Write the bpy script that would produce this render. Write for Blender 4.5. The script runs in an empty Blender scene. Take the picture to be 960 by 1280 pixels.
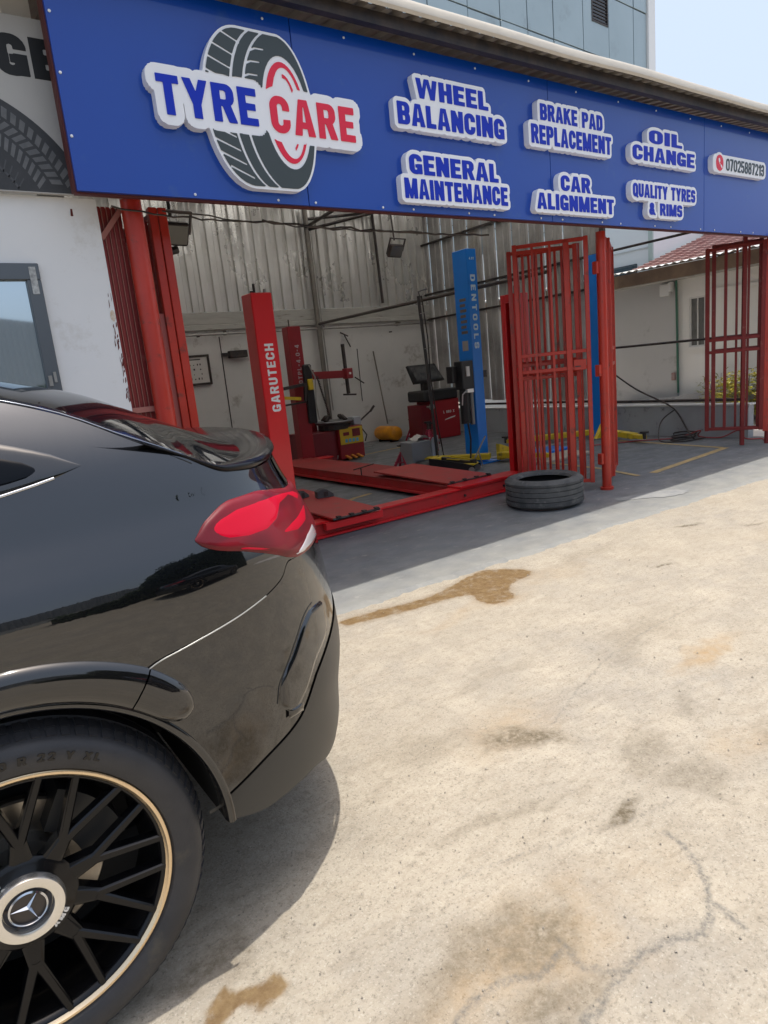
import bpy, bmesh, math, random
import numpy as np
from mathutils import Vector, Matrix
from mathutils.geometry import tessellate_polygon
random.seed(7); RNG = np.random.default_rng(7)
SC = bpy.context.scene; COL = SC.collection
R = math.radians; PI = math.pi

# ---------------------------------------------------------------- camera
cam = bpy.data.cameras.new('camera'); cam_o = bpy.data.objects.new('camera', cam); COL.objects.link(cam_o)
F_PX, ROLL, PITCH, YAW = 822.9, R(-5.6894), R(12.0857), R(34.2903)
fw = Vector((math.sin(YAW)*math.cos(PITCH), math.cos(YAW)*math.cos(PITCH), -math.sin(PITCH)))
rt = Vector((math.cos(YAW), -math.sin(YAW), 0)); dn = fw.cross(rt)
xr = math.cos(ROLL)*rt - math.sin(ROLL)*dn; yd = math.sin(ROLL)*rt + math.cos(ROLL)*dn
Mc = Matrix((xr, -yd, -fw)).transposed().to_4x4(); Mc.translation = (0, 0, 1.5)
cam_o.matrix_world = Mc
cam.sensor_fit = 'HORIZONTAL'; cam.sensor_width = 36.0; cam.lens = F_PX/960*36; cam.clip_start = .05; cam.clip_end = 900
SC.camera = cam_o

# ---------------------------------------------------------------- sky, sun, exposure
SUN_EL, SUN_AZ = R(83.0), R(95.0)          # azimuth from +Y towards +X
w = bpy.data.worlds.new('World'); SC.world = w; w.use_nodes = True
wn = w.node_tree.nodes; wl = w.node_tree.links
sky = wn.new('ShaderNodeTexSky'); sky.sky_type = 'NISHITA'; sky.sun_disc = False
sky.sun_elevation = SUN_EL; sky.sun_rotation = SUN_AZ
sky.air_density = 1.0; sky.dust_density = 6.0; sky.ozone_density = 1.2; sky.altitude = 10
hz = wn.new('ShaderNodeMix'); hz.data_type = 'RGBA'; hz.inputs['Factor'].default_value = .42; wl.new(sky.outputs[0], hz.inputs[6]); hz.inputs[7].default_value = (4.1, 4.75, 5.6, 1)   # even milky haze over the clear sky
wl.new(hz.outputs[2], wn['Background'].inputs[0]); wn['Background'].inputs[1].default_value = .15
sun = bpy.data.lights.new('sun', 'SUN'); sun.energy = 2.7; sun.angle = R(.6); sun.color = (1, .955, .88)
sun_o = bpy.data.objects.new('sun', sun); COL.objects.link(sun_o)
sd = Vector((math.cos(SUN_EL)*math.sin(SUN_AZ), math.cos(SUN_EL)*math.cos(SUN_AZ), math.sin(SUN_EL)))
sun_o.rotation_euler = sd.to_track_quat('Z', 'Y').to_euler()
SC.view_settings.view_transform = 'Standard'; SC.view_settings.look = 'None'
SC.view_settings.exposure = .60; SC.view_settings.gamma = 1
SC.cycles.max_bounces = 10; SC.cycles.diffuse_bounces = 6; SC.cycles.sample_clamp_indirect = 6
SC.cycles.use_denoising = True

# ---------------------------------------------------------------- materials
MATS = {}
def mat(name, col, rough=.6, metal=0., col2=None, nscale=6., namt=.5, bump=0., bscale=60., coat=0., coat_r=.03,
        stretch=(1, 1, 1), spec=.5, dirt=None, dscale=3., damt=.5, trans=0., emit=None, rvar=0.):
    if name in MATS: return MATS[name]
    m = bpy.data.materials.new(name); m.use_nodes = True; nt = m.node_tree; N = nt.nodes; L = nt.links
    b = N['Principled BSDF']; b.inputs['Base Color'].default_value = (*col, 1)
    b.inputs['Roughness'].default_value = rough; b.inputs['Metallic'].default_value = metal
    b.inputs['Specular IOR Level'].default_value = spec
    b.inputs['Coat Weight'].default_value = coat; b.inputs['Coat Roughness'].default_value = coat_r
    if trans: b.inputs['Transmission Weight'].default_value = trans
    tc = N.new('ShaderNodeTexCoord'); mp = N.new('ShaderNodeMapping'); L.new(tc.outputs['Object'], mp.inputs[0])
    mp.inputs['Scale'].default_value = stretch
    def noise(sc, det=6, ro=.6):
        n = N.new('ShaderNodeTexNoise'); n.inputs['Scale'].default_value = sc; n.inputs['Detail'].default_value = det
        n.inputs['Roughness'].default_value = ro; L.new(mp.outputs[0], n.inputs[0]); return n.outputs['Fac']
    def ramp(f, a, c):
        r = N.new('ShaderNodeMapRange'); r.inputs['From Min'].default_value = a; r.inputs['From Max'].default_value = c
        L.new(f, r.inputs['Value']); return r.outputs[0]
    def mix(f, a, c):
        x = N.new('ShaderNodeMix'); x.data_type = 'RGBA'; L.new(f, x.inputs['Factor'])
        for s, v in ((6, a), (7, c)):
            if isinstance(v, tuple): x.inputs[s].default_value = (*v, 1)
            else: L.new(v, x.inputs[s])
        return x.outputs[2]
    cur = col
    if col2 is not None: cur = mix(ramp(noise(nscale), .5-.25/max(namt, .01)*.5, .5+.25/max(namt, .01)*.5), col, col2)
    if dirt is not None: cur = mix(ramp(noise(dscale, 9, .68), .62-.1*damt, .72-.05*damt), cur, dirt)
    if not isinstance(cur, tuple): L.new(cur, b.inputs['Base Color'])
    if rvar: 
        r = N.new('ShaderNodeMapRange'); r.inputs['To Min'].default_value = max(rough-rvar, .02); r.inputs['To Max'].default_value = rough+rvar
        r.inputs['From Min'].default_value = .35; r.inputs['From Max'].default_value = .65
        L.new(noise(nscale*1.7, 7), r.inputs['Value']); L.new(r.outputs[0], b.inputs['Roughness'])
    if bump:
        bp = N.new('ShaderNodeBump'); bp.inputs['Strength'].default_value = bump; bp.inputs['Distance'].default_value = .01
        L.new(noise(bscale, 5, .65), bp.inputs['Height']); L.new(bp.outputs[0], b.inputs['Normal'])
    MATS[name] = m; return m

# ---------------------------------------------------------------- mesh builder
class MB:
    def __init__(s): s.v = []; s.f = []
    def add(s, vs, fs):
        o = len(s.v); s.v += [tuple(map(float, p)) for p in vs]; s.f += [tuple(i+o for i in f) for f in fs]; return s
    def box(s, x0, x1, y0, y1, z0, z1, c=0.):
        """box; c = chamfer on all twelve edges"""
        if c <= 0:
            return s.add([(x0,y0,z0),(x1,y0,z0),(x1,y1,z0),(x0,y1,z0),(x0,y0,z1),(x1,y0,z1),(x1,y1,z1),(x0,y1,z1)],
                         [(0,3,2,1),(4,5,6,7),(0,1,5,4),(1,2,6,5),(2,3,7,6),(3,0,4,7)])
        c = min(c, abs(x1-x0)*.45, abs(y1-y0)*.45, abs(z1-z0)*.45)
        bm = bmesh.new(); bmesh.ops.create_cube(bm, size=1)
        for v in bm.verts:
            v.co = Vector(((x0+x1)/2+v.co.x*(x1-x0), (y0+y1)/2+v.co.y*(y1-y0), (z0+z1)/2+v.co.z*(z1-z0)))
        bmesh.ops.bevel(bm, geom=bm.edges[:], offset=c, segments=1, affect='EDGES')
        bm.verts.index_update(); s.add([v.co for v in bm.verts], [[v.index for v in f.verts] for f in bm.faces]); bm.free(); return s
    def obox(s, p0, p1, wd, ht, up=(0,0,1), c=0.):
        """bar of rectangular section from p0 to p1"""
        p0 = Vector(p0); p1 = Vector(p1); d = (p1-p0); L = d.length; d.normalize(); u = Vector(up)
        if abs(d.dot(u)) > .98: u = Vector((0,1,0)) if abs(d.y) < .9 else Vector((1,0,0))
        sd_ = d.cross(u).normalized(); u = sd_.cross(d)
        t = MB().box(-wd/2, wd/2, 0, L, -ht/2, ht/2, c)
        return s.add([p0+sd_*x+d*y+u*z for x, y, z in t.v], t.f)
    def cyl(s, p0, p1, r, n=14, r1=None, cap=True):
        return s.tube([p0, p1], r, n, cap, r1)
    def tube(s, pts, r, n=8, cap=True, r1=None):
        pts = [Vector(p) for p in pts]; m = len(pts); rings = []; pu = None
        for i, p in enumerate(pts):
            d = (pts[min(i+1, m-1)]-pts[max(i-1, 0)]).normalized()
            if pu is None: pu = Vector((0,0,1)) if abs(d.z) < .9 else Vector((1,0,0))
            a = d.cross(pu).normalized(); b = a.cross(d).normalized(); pu = b
            rr = r if r1 is None else r+(r1-r)*i/(m-1)
            rings.append([p+a*math.cos(t)*rr+b*math.sin(t)*rr for t in [2*PI*k/n for k in range(n)]])
        vs = [q for g in rings for q in g]; fs = []
        for i in range(m-1):
            for k in range(n): fs.append((i*n+k, i*n+(k+1) % n, (i+1)*n+(k+1) % n, (i+1)*n+k))
        if cap: fs += [tuple(range(n)), tuple(range(m*n-1, (m-1)*n-1, -1))]
        return s.add(vs, fs)
    def lathe(s, prof, cen, axis='Z', n=48, closed=False):
        """prof: (radius, height along axis)"""
        vs = []; fs = []; m = len(prof)
        for k in range(n):
            t = 2*PI*k/n
            for r, h in prof:
                a, b = r*math.cos(t), r*math.sin(t)
                vs.append((cen[0]+a, cen[1]+b, cen[2]+h) if axis == 'Z' else ((cen[0]+a, cen[1]+h, cen[2]+b) if axis == 'Y' else (cen[0]+h, cen[1]+a, cen[2]+b)))
        for k in range(n):
            for i in range(m if closed else m-1):
                j = (i+1) % m; k2 = (k+1) % n
                fs.append((k*m+i, k*m+j, k2*m+j, k2*m+i))
        return s.add(vs, fs)
    def prism(s, poly, fn, d0, d1):
        """poly 2-D outline, fn(u,v,d)->3-D, between depths d0 and d1"""
        n = len(poly); vs = [fn(u, v, d0) for u, v in poly]+[fn(u, v, d1) for u, v in poly]
        return s.add(vs, [tuple(range(n)), tuple(range(2*n-1, n-1, -1))]+[(i, (i+1) % n, n+(i+1) % n, n+i) for i in range(n)])
    def grid(s, P, flip=False):
        a, b = P.shape[:2]; vs = P.reshape(-1, 3)
        fs = [(i*b+j, i*b+j+1, (i+1)*b+j+1, (i+1)*b+j) for i in range(a-1) for j in range(b-1)]
        if flip: fs = [f[::-1] for f in fs]
        return s.add(vs, fs)
    def build(s, name, m, parent=None, smooth=False, mats=None, auto=None, xf=None, fixn=True):
        me = bpy.data.meshes.new(name)
        vs = [tuple(xf @ Vector(p)) for p in s.v] if xf is not None else s.v
        me.from_pydata(vs, [], s.f); me.materials.append(m)
        if fixn:
            bm = bmesh.new(); bm.from_mesh(me); bmesh.ops.recalc_face_normals(bm, faces=bm.faces[:]); bm.to_mesh(me); bm.free()
        if smooth: me.shade_smooth()
        if auto is not None: me.shade_smooth(); me.set_sharp_from_angle(angle=R(auto))
        o = bpy.data.objects.new(name, me); COL.objects.link(o)
        if parent is not None: adopt(o, parent)
        return o
WL = {}
def adopt(o, parent):
    o.parent = parent; o.matrix_parent_inverse = Matrix.Translation(-Vector(WL.get(parent.name, (0,0,0))))
def thing(name, label, cat, loc=(0,0,0), group=None):
    o = bpy.data.objects.new(name, None); COL.objects.link(o); o.location = loc; o.empty_display_size = .1
    WL[o.name] = loc; o['label'] = label; o['category'] = cat
    if group: o['group'] = group
    return o
def tag(o, label, cat, group=None, kind=None):
    if label: o['label'] = label
    if cat: o['category'] = cat
    if group: o['group'] = group
    if kind: o['kind'] = kind
    return o
def struct(o, label=None, kind='structure'):
    o['kind'] = kind
    if label: o['label'] = label
    return o
def copy_tree(o, loc=None, label=None, parent=None, rz=None):
    c = o.copy(); COL.objects.link(c)
    if parent is not None: c.parent = parent
    if loc is not None: c.location = loc; WL[c.name] = WL.get(o.name, (0,0,0))
    if rz is not None: c.rotation_euler = (0, 0, rz)
    if label: c['label'] = label
    for ch in list(o.children): copy_tree(ch, parent=c)
    return c

# ---------------------------------------------------------------- lettering as signed fields -> outlines
def fbox(x0, y0, x1, y1): return lambda x, y: np.maximum(np.maximum(x0-x, x-x1), np.maximum(y0-y, y-y1))
def frr(x0, y0, x1, y1, r):
    cx, cy, hx, hy = (x0+x1)/2, (y0+y1)/2, (x1-x0)/2, (y1-y0)/2; r = min(r, hx, hy)
    def f(x, y):
        qx = np.abs(x-cx)-hx+r; qy = np.abs(y-cy)-hy+r
        return np.hypot(np.maximum(qx, 0), np.maximum(qy, 0))+np.minimum(np.maximum(qx, qy), 0)-r
    return f
def fpoly(*P):
    A = sum(P[i][0]*P[(i+1) % len(P)][1]-P[(i+1) % len(P)][0]*P[i][1] for i in range(len(P))); P = P if A > 0 else P[::-1]
    def f(x, y):
        o = None
        for i in range(len(P)):
            (ax, ay), (bx, by) = P[i], P[(i+1) % len(P)]; L = math.hypot(bx-ax, by-ay)
            d = ((x-ax)*(by-ay)-(y-ay)*(bx-ax))/L; o = d if o is None else np.maximum(o, d)
        return o
    return f
def U_(*F): return lambda x, y: np.minimum.reduce([f(x, y) for f in F])
def S_(a, *F): return lambda x, y: np.maximum.reduce([a(x, y)]+[-f(x, y) for f in F])
def glyph(ch, s=.24, t=.2):
    """heavy condensed capitals, cap height 1; returns width, field"""
    W = .66; h = 1-t
    ring = lambda x0, y0, x1, y1, r=.3: S_(frr(x0, y0, x1, y1, r), frr(x0+s, y0+t, x1-s, y1-t, max(r-min(s, t), .04)))
    stem = fbox(0, 0, s, 1); c = W/2
    if ch == ' ': return .34, None
    if ch == 'I': return s, stem
    if ch == 'T': return .62, U_(fbox(0, h, .62, 1), fbox(.31-s/2, 0, .31+s/2, 1))
    if ch == 'L': return .54, U_(stem, fbox(0, 0, .54, t))
    if ch == 'E': return .58, U_(stem, fbox(0, 0, .58, t), fbox(0, h, .58, 1), fbox(0, .5-t*.45, .53, .5+t*.45))
    if ch == 'F': return .56, U_(stem, fbox(0, h, .56, 1), fbox(0, .5-t*.45, .51, .5+t*.45))
    if ch == 'H': return W, U_(stem, fbox(W-s, 0, W, 1), fbox(0, .5-t/2, W, .5+t/2))
    if ch == 'U': return W, S_(frr(0, 0, W, 1.6, .3), frr(s, t, W-s, 2, .12), fbox(-1, 1, 2, 3))
    if ch in 'OQ0D':
        if ch == 'D': return W, U_(S_(frr(-.5, 0, W, 1, .3), frr(-.4, t, W-s, 1-t, .12), fbox(-2, -1, 0, 2)), S_(stem, fbox(-2, -1, 0, 2)))
        g = ring(0, 0, W, 1)
        return (W, g if ch != 'Q' else U_(g, fpoly((c, .3), (c+.16, .34), (W+.06, -.04), (W-.14, -.08))))
    if ch == 'C': return W, S_(ring(0, 0, W, 1), fbox(c+.02, .38, 2, .62))
    if ch == 'G': return W, U_(S_(ring(0, 0, W, 1), fbox(c+.02, .52, 2, .66)), fbox(W-s, .02, W, .5), fbox(c-.02, .5-t*.8, W, .5))
    if ch in 'PRB':
        bowl = lambda y0, y1: S_(frr(-.5, y0, W, y1, .24), frr(-.4, y0+t*.85, W-s, y1-t*.85, .06), fbox(-2, -1, .05, 2))
        if ch == 'P': return W, U_(stem, bowl(.4, 1))
        if ch == 'B': return W, U_(stem, bowl(.42, 1), bowl(0, .58))
        return W+.02, U_(stem, bowl(.42, 1), fpoly((.26, .5), (.52, .5), (W+.04, 0), (W-.22, 0)))
    if ch == 'A': return .74, S_(fpoly((0, 0), (.74, 0), (.52, 1), (.22, 1)), fpoly((.31, .38), (.43, .38), (.39, .8), (.35, .8)), fpoly((s, -.1), (.74-s, -.1), (.46, .2), (.28, .2)))
    if ch == 'V': return .72, U_(fpoly((0, 1), (s, 1), (.46, 0), (.26, 0)), fpoly((.72, 1), (.72-s, 1), (.26, 0), (.46, 0)))
    if ch == 'X': return .72, U_(fpoly((0, 1), (s, 1), (.72, 0), (.72-s, 0)), fpoly((.72, 1), (.72-s, 1), (0, 0), (s, 0)))
    if ch == 'Y': return .72, U_(fpoly((0, 1), (s, 1), (.48, .36), (.24, .36)), fpoly((.72, 1), (.72-s, 1), (.24, .36), (.48, .36)), fbox(.36-s/2, 0, .36+s/2, .42))
    if ch == 'W': return 1.04, U_(fpoly((0, 1), (.22, 1), (.37, 0), (.15, 0)), fpoly((.41, 1), (.56, 1), (.37, 0), (.2, 0)), fpoly((.48, 1), (.63, 1), (.84, 0), (.67, 0)), fpoly((.82, 1), (1.04, 1), (.89, 0), (.67, 0)))
    if ch == 'M': return .9, U_(stem, fbox(.9-s, 0, .9, 1), fpoly((.05, 1), (.3, 1), (.56, 0), (.36, 0)), fpoly((.85, 1), (.6, 1), (.34, 0), (.54, 0)))
    if ch == 'N': return .7, U_(stem, fbox(.7-s, 0, .7, 1), fpoly((0, 1), (s, 1), (.7, 0), (.7-s, 0)))
    if ch == 'K': return .72, U_(stem, fpoly((.15, .3), (.15, .62), (.46, 1), (.72, 1)), fpoly((.2, .55), (.42, .68), (.74, 0), (.47, 0)))
    if ch == 'S': return .64, U_(S_(ring(0, .41, .64, 1, .24), fbox(.3, .585, 2, .7)), S_(ring(0, 0, .64, .59, .24), fbox(-1, .3, .34, .415)))
    if ch == '&': return .76, U_(ring(.06, .46, .56, 1, .24), ring(0, 0, .6, .58, .26), fpoly((.1, .62), (.3, .62), (.78, 0), (.52, 0)))
    if ch == '1': return .42, U_(fbox(.18, 0, .42, 1), fbox(0, .68, .2, .84))
    if ch == '7': return .58, U_(fbox(0, h, .58, 1), fpoly((.34, .9), (.58, .9), (.34, 0), (.1, 0)))
    if ch == '2': return .6, U_(S_(ring(0, .4, .6, 1, .24), fbox(-1, .3, .36, .7)), fpoly((.36, .5), (.6, .6), (.28, .14), (0, .14)), fbox(0, 0, .6, t))
    if ch == '3': return .6, U_(S_(ring(0, .41, .6, 1, .24), fbox(-1, .55, .3, .72)), S_(ring(0, 0, .6, .59, .24), fbox(-1, .28, .3, .44)))
    if ch == '4': return .66, U_(fbox(.36, 0, .6, 1), fbox(0, .2, .68, .38), fpoly((.36, 1), (.5, 1), (.2, .3), (0, .3)))
    if ch == '5': return .6, U_(fbox(0, h, .58, 1), fbox(0, .45, s, 1), S_(ring(0, 0, .6, .64, .24), fbox(-1, .28, .3, .46)))
    if ch == '8': return .62, U_(ring(.02, .42, .6, 1, .24), ring(0, 0, .62, .58, .24))
    if ch == '-': return .36, fbox(0, .4, .36, .58)
    if ch == '.': return s, fbox(0, 0, s, .2)
    return .5, frr(0, 0, .5, 1, .1)
def line_fields(text, x0, x1, z0, z1, gap=.1, s=.24, t=.2):
    gl = [glyph(c, s, t) for c in text]; tot = sum(g[0] for g in gl)+gap*(len(gl)-1); k = (x1-x0)/tot; hz = z1-z0; out = []; x = x0
    for wd, f in gl:
        if f is not None:
            out.append((lambda X, Z, f=f, x=x: f((X-x)/k, (Z-z0)/hz)*min(k, hz)))
        x += (wd+gap)*k
    return out
def march(F, x0, z0, d):
    """closed outlines of F<0 on a grid of step d"""
    F = F.copy(); F[0, :] = F[-1, :] = 1e3*d; F[:, 0] = F[:, -1] = 1e3*d
    B = F < 0; ny, nx = F.shape; nxt = {}
    code = B[:-1, :-1]*1+B[:-1, 1:]*2+B[1:, 1:]*4+B[1:, :-1]*8
    def pt(e, j, i):
        if e == 0: a, b = F[j, i], F[j, i+1]; t = a/(a-b); return ('h', j, i), (x0+(i+t)*d, z0+j*d)
        if e == 1: a, b = F[j, i+1], F[j+1, i+1]; t = a/(a-b); return ('v', j, i+1), (x0+(i+1)*d, z0+(j+t)*d)
        if e == 2: a, b = F[j+1, i], F[j+1, i+1]; t = a/(a-b); return ('h', j+1, i), (x0+(i+t)*d, z0+(j+1)*d)
        a, b = F[j, i], F[j+1, i]; t = a/(a-b); return ('v', j, i), (x0+i*d, z0+(j+t)*d)
    T = {1: [(3, 0)], 2: [(0, 1)], 3: [(3, 1)], 4: [(1, 2)], 5: [(3, 0), (1, 2)], 6: [(0, 2)], 7: [(3, 2)], 8: [(2, 3)], 9: [(2, 0)], 10: [(0, 1), (2, 3)], 11: [(2, 1)], 12: [(1, 3)], 13: [(1, 0)], 14: [(0, 3)]}
    P = {}
    for j, i in zip(*np.nonzero((code > 0) & (code < 15))):
        for a, b in T[int(code[j, i])]:
            ka, pa = pt(a, j, i); kb, pb = pt(b, j, i); P[ka] = pa; P[kb] = pb; nxt[ka] = kb
    loops = []
    while nxt:
        k0 = next(iter(nxt)); k = k0; lp = []
        while k in nxt: lp.append(P[k]); k = nxt.pop(k)
        if len(lp) > 5: loops.append(rdp(lp, d*.22))
    return [l for l in loops if len(l) > 2]
def rdp(pts, eps):
    A = np.array(pts); n = len(A); i0 = 0; i1 = int(((A-A[0])**2).sum(1).argmax()); keep = {i0, i1}
    st = [(i0, i1), (i1, n)]
    while st:
        a, b = st.pop()
        if b-a < 2: continue
        p, q = A[a], A[b % n]; dv = q-p; L = math.hypot(*dv)+1e-12
        D = np.abs((A[a+1:b, 0]-p[0])*dv[1]-(A[a+1:b, 1]-p[1])*dv[0])/L; k = int(D.argmax())
        if D[k] > eps: keep.add(a+1+k); st += [(a, a+1+k), (a+1+k, b)]
    return [tuple(A[i]) for i in sorted(keep)]
def field_mesh(F, x0, x1, z0, z1, d, fn, dep0, dep1, mb=None, hole_min=0.):
    """outline the field on the box and extrude it; fn(u,v,depth)->3-D"""
    nx = int((x1-x0)/d)+2; nz = int((z1-z0)/d)+2
    X, Z = np.meshgrid(x0+np.arange(nx)*d, z0+np.arange(nz)*d); loops = march(F(X, Z), x0, z0, d)
    def area(l): return .5*sum(l[i][0]*l[(i+1) % len(l)][1]-l[(i+1) % len(l)][0]*l[i][1] for i in range(len(l)))
    ar = [area(l) for l in loops]
    if not loops: return mb or MB()
    sgn = 1 if ar[int(np.argmax(np.abs(ar)))] > 0 else -1
    outer = [l for l, a in zip(loops, ar) if a*sgn > 0]; holes = [l for l, a in zip(loops, ar) if a*sgn < 0 and abs(a) > hole_min]
    def inside(p, l):
        c = False; x, y = p
        for i in range(len(l)):
            (ax, ay), (bx, by) = l[i], l[i-1]
            if (ay > y) != (by > y) and x < (bx-ax)*(y-ay)/(by-ay)+ax: c = not c
        return c
    mb = mb or MB()
    for o in outer:
        ls = [o]+[h for h in holes if inside(h[0], o)]
        flat = [p for l in ls for p in l]; tri = tessellate_polygon([[Vector((p[0], p[1], 0)) for p in l] for l in ls])
        n = len(flat); vs = [fn(p[0], p[1], dep1) for p in flat]+[fn(p[0], p[1], dep0) for p in flat]; fs = [tuple(t) for t in tri]
        k = 0
        for l in ls:
            for i in range(len(l)): a, b = k+i, k+(i+1) % len(l); fs.append((a, b, n+b, n+a))
            k += len(l)
        mb.add(vs, fs)
    return mb
def dilate(F, r):
    def g(X, Z):
        o = F(X, Z)
        for q in (.5, 1.):
            for k in range(20): o = np.minimum(o, F(X+q*r*math.cos(k*PI/10), Z+q*r*math.sin(k*PI/10)))
        return o
    return g

# ================================================================ SETTING: ground
def vnoise(X, Y, sc, seed=0, octv=4):
    r = np.random.default_rng(seed); T = r.random((256, 256)); o = np.zeros_like(X); a = 1; tot = 0
    for k in range(octv):
        x = X*sc*2**k+17.3*k; y = Y*sc*2**k+5.1*k; i = np.floor(x).astype(int); j = np.floor(y).astype(int); fx = x-i; fy = y-j
        fx = fx*fx*(3-2*fx); fy = fy*fy*(3-2*fy); g = lambda p, q: T[q % 256, p % 256]
        o += a*((g(i, j)*(1-fx)+g(i+1, j)*fx)*(1-fy)+(g(i, j+1)*(1-fx)+g(i+1, j+1)*fx)*fy); tot += a; a *= .55
    return o/tot
def sstep(x, a, b): t = np.clip((x-a)/(b-a), 0, 1); return t*t*(3-2*t)
def smooth_poly(P, sub=4):
    n = len(P); out = []
    for i in range(n):
        p0, p1, p2, p3 = [np.array(P[(i+k) % n]) for k in (-1, 0, 1, 2)]
        for k in range(sub): t = k/sub; q = .5*((2*p1)+(-p0+p2)*t+(2*p0-5*p1+4*p2-p3)*t*t+(-p0+3*p1-3*p2+p3)*t**3); out.append((float(q[0]), float(q[1])))
    return out
def ground():
    def axis(a, b, fine0, fine1, d):
        return np.concatenate([np.array([-400, -150, -60, -25, -12, -6.]) if a is None else a, np.arange(fine0, fine1, d), b])
    xs = np.concatenate([[-400, -150, -60, -25, -12, -6, -3, -1.5], np.arange(-.6, 3.5, .0105), np.arange(3.5, 8.0, .03), [8.5, 10, 13, 20, 40, 90, 200, 500]])
    ys = np.concatenate([[-400, -150, -60, -25, -12, -6, -3, -1.5, 0], np.arange(.5, 2.2, .010), np.arange(2.2, 2.8, .022), np.arange(2.8, 3.48, .0085), np.arange(3.48, 4.0, .03), [4.5, 6, 9, 14, 20, 40, 90, 200, 500]])
    X, Y = np.meshgrid(xs, ys); n1 = vnoise(X, Y, 3.1, 1); n2 = vnoise(X, Y, 3.1, 2); n3 = vnoise(X, Y, 22, 3); n4 = vnoise(X, Y, 9, 8)
    wx = X+(n1-.5)*.34+(n3-.5)*.05; wy = Y+(n2-.5)*.30+(n4-.5)*.06
    oil = np.zeros_like(X); rust = np.zeros_like(X)
    for cx, cy, rx, ry, rot, amt in [(1.72, 1.66, .17, .085, -.7, .75), (1.6, 1.23, .13, .05, .2, .8), (2.02, 1.36, .12, .08, .6, .35), (1.12, 1.0, .17, .10, .1, .55),
             (1.0, 1.08, .24, .10, -.2, .45), (.8, 1.08, .2, .07, .2, .3), (1.95, 1.15, .13, .09, .9, .38), (5.05, 2.92, .16, .05, -.2, .85), (5.35, 2.6, .12, .035, 0, .6), (3.98, 2.53, .07, .025, 0, .95),
             (2.4, 1.45, .2, .05, .4, .3), (1.45, 1.9, .25, .1, -.4, .22), (2.9, 2.0, .5, .12, .1, .22), (2.45, 1.05, .18, .1, .5, .35), (.62, 1.75, .25, .1, 0, .2),
             (3.9, 3.1, .4, .1, 0, .2), (1.0, .82, .2, .06, .2, .5), (.35, 1.62, .16, .07, 0, .55), (2.0, 2.2, .4, .06, .2, .18), (1.3, 1.45, .3, .03, -.15, .3)]:
        dx, dy = wx-cx, wy-cy; a = dx*math.cos(rot)+dy*math.sin(rot); b = -dx*math.sin(rot)+dy*math.cos(rot)
        oil = np.maximum(oil, amt*(1-sstep(np.hypot(a/rx, b/ry), .35, 1.35)))
    for cx, cy, rx, ry, amt in [(3.0, 1.62, .35, .07, .8), (1.05, .98, .5, .22, .55), (1.75, 1.75, .35, .2, .35), (5.4, 2.3, .5, .2, .25), (2.3, 1.1, .3, .15, .3), (2.6, 2.9, .6, .1, .35), (3.4, 3.0, .5, .2, .25)]:
        rust = np.maximum(rust, amt*(1-sstep(np.hypot((wx-cx)/rx, (wy-cy)/ry), .1, 1.2)))
    crack = np.zeros_like(X); cx_ = X+(n3-.5)*.03+(n1-.5)*.05; cy_ = Y+(n4-.5)*.04+(n2-.5)*.05
    def seg(pts, wd, amt):
        nonlocal crack
        for (ax, ay), (bx, by) in zip(pts, pts[1:]):
            L2 = (bx-ax)**2+(by-ay)**2; t = np.clip(((cx_-ax)*(bx-ax)+(cy_-ay)*(by-ay))/L2, 0, 1)
            d = np.hypot(cx_-ax-t*(bx-ax), cy_-ay-t*(by-ay)); crack = np.maximum(crack, amt*(1-sstep(d, wd*.35, wd*1.3)))
    seg([(.7, .92), (.76, 1.0), (.88, 1.0), (1.02, .96), (1.10, .98)], .013, .85)
    seg([(.9, .78), (.98, .81), (1.15, .84), (1.24, .84), (1.42, .77), (1.52, .82), (1.62, .95), (1.64, 1.03)], .014, .85)
    seg([(1.5, .82), (1.5, .72)], .014, .8); seg([(1.15, .84), (1.10, .92), (1.12, 1.0)], .011, .7)
    seg([(1.9, 1.7), (2.6, 1.95), (3.6, 2.0)], .006, .5); seg([(1.0, 1.35), (1.8, 1.1)], .005, .45); seg([(3.2, 1.4), (4.4, 2.0)], .006, .3)
    def polyd(P):
        P = smooth_poly(P); ins = np.zeros(X.shape, bool); dm = np.full(X.shape, 9.); sel = (X > min(p[0] for p in P)-.15) & (X < max(p[0] for p in P)+.15) & (Y > min(p[1] for p in P)-.15) & (Y < max(p[1] for p in P)+.15)
        x = (X+(n3-.5)*.035+(n4-.5)*.05)[sel]; y = (Y+(vnoise(X, Y, 26, 9)-.5)*.03+(n1-.5)*.05)[sel]; c = np.zeros(x.shape, bool); d = np.full(x.shape, 9.)
        for (ax, ay), (bx, by) in zip(P, P[1:]+P[:1]):
            hit = ((ay > y) != (by > y)) & (x < (bx-ax)*(y-ay)/((by-ay) or 1e-9)+ax); c ^= hit
            t = np.clip(((x-ax)*(bx-ax)+(y-ay)*(by-ay))/((bx-ax)**2+(by-ay)**2+1e-9), 0, 1); d = np.minimum(d, np.hypot(x-ax-t*(bx-ax), y-ay-t*(by-ay)))
        dm[sel] = np.where(c, -d, d); return dm
    WET1 = [(1.9, 3.40), (2.15, 3.375), (2.4, 3.34), (2.62, 3.33), (2.9, 3.40), (3.06, 3.42), (3.2, 3.42), (3.37, 3.2), (3.30, 3.10), (3.1, 3.06), (3.0, 2.98), (2.88, 2.86), (2.72, 2.88), (2.7, 3.0), (2.76, 3.12), (2.55, 3.2), (2.34, 3.22), (2.1, 3.27), (1.92, 3.30)]
    WET2 = [(.20, 1.385), (.27, 1.385), (.30, 1.43), (.36, 1.455), (.385, 1.425), (.42, 1.40), (.47, 1.40), (.465, 1.345), (.41, 1.33), (.385, 1.355), (.36, 1.385), (.31, 1.365), (.24, 1.33), (.19, 1.34)]
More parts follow.
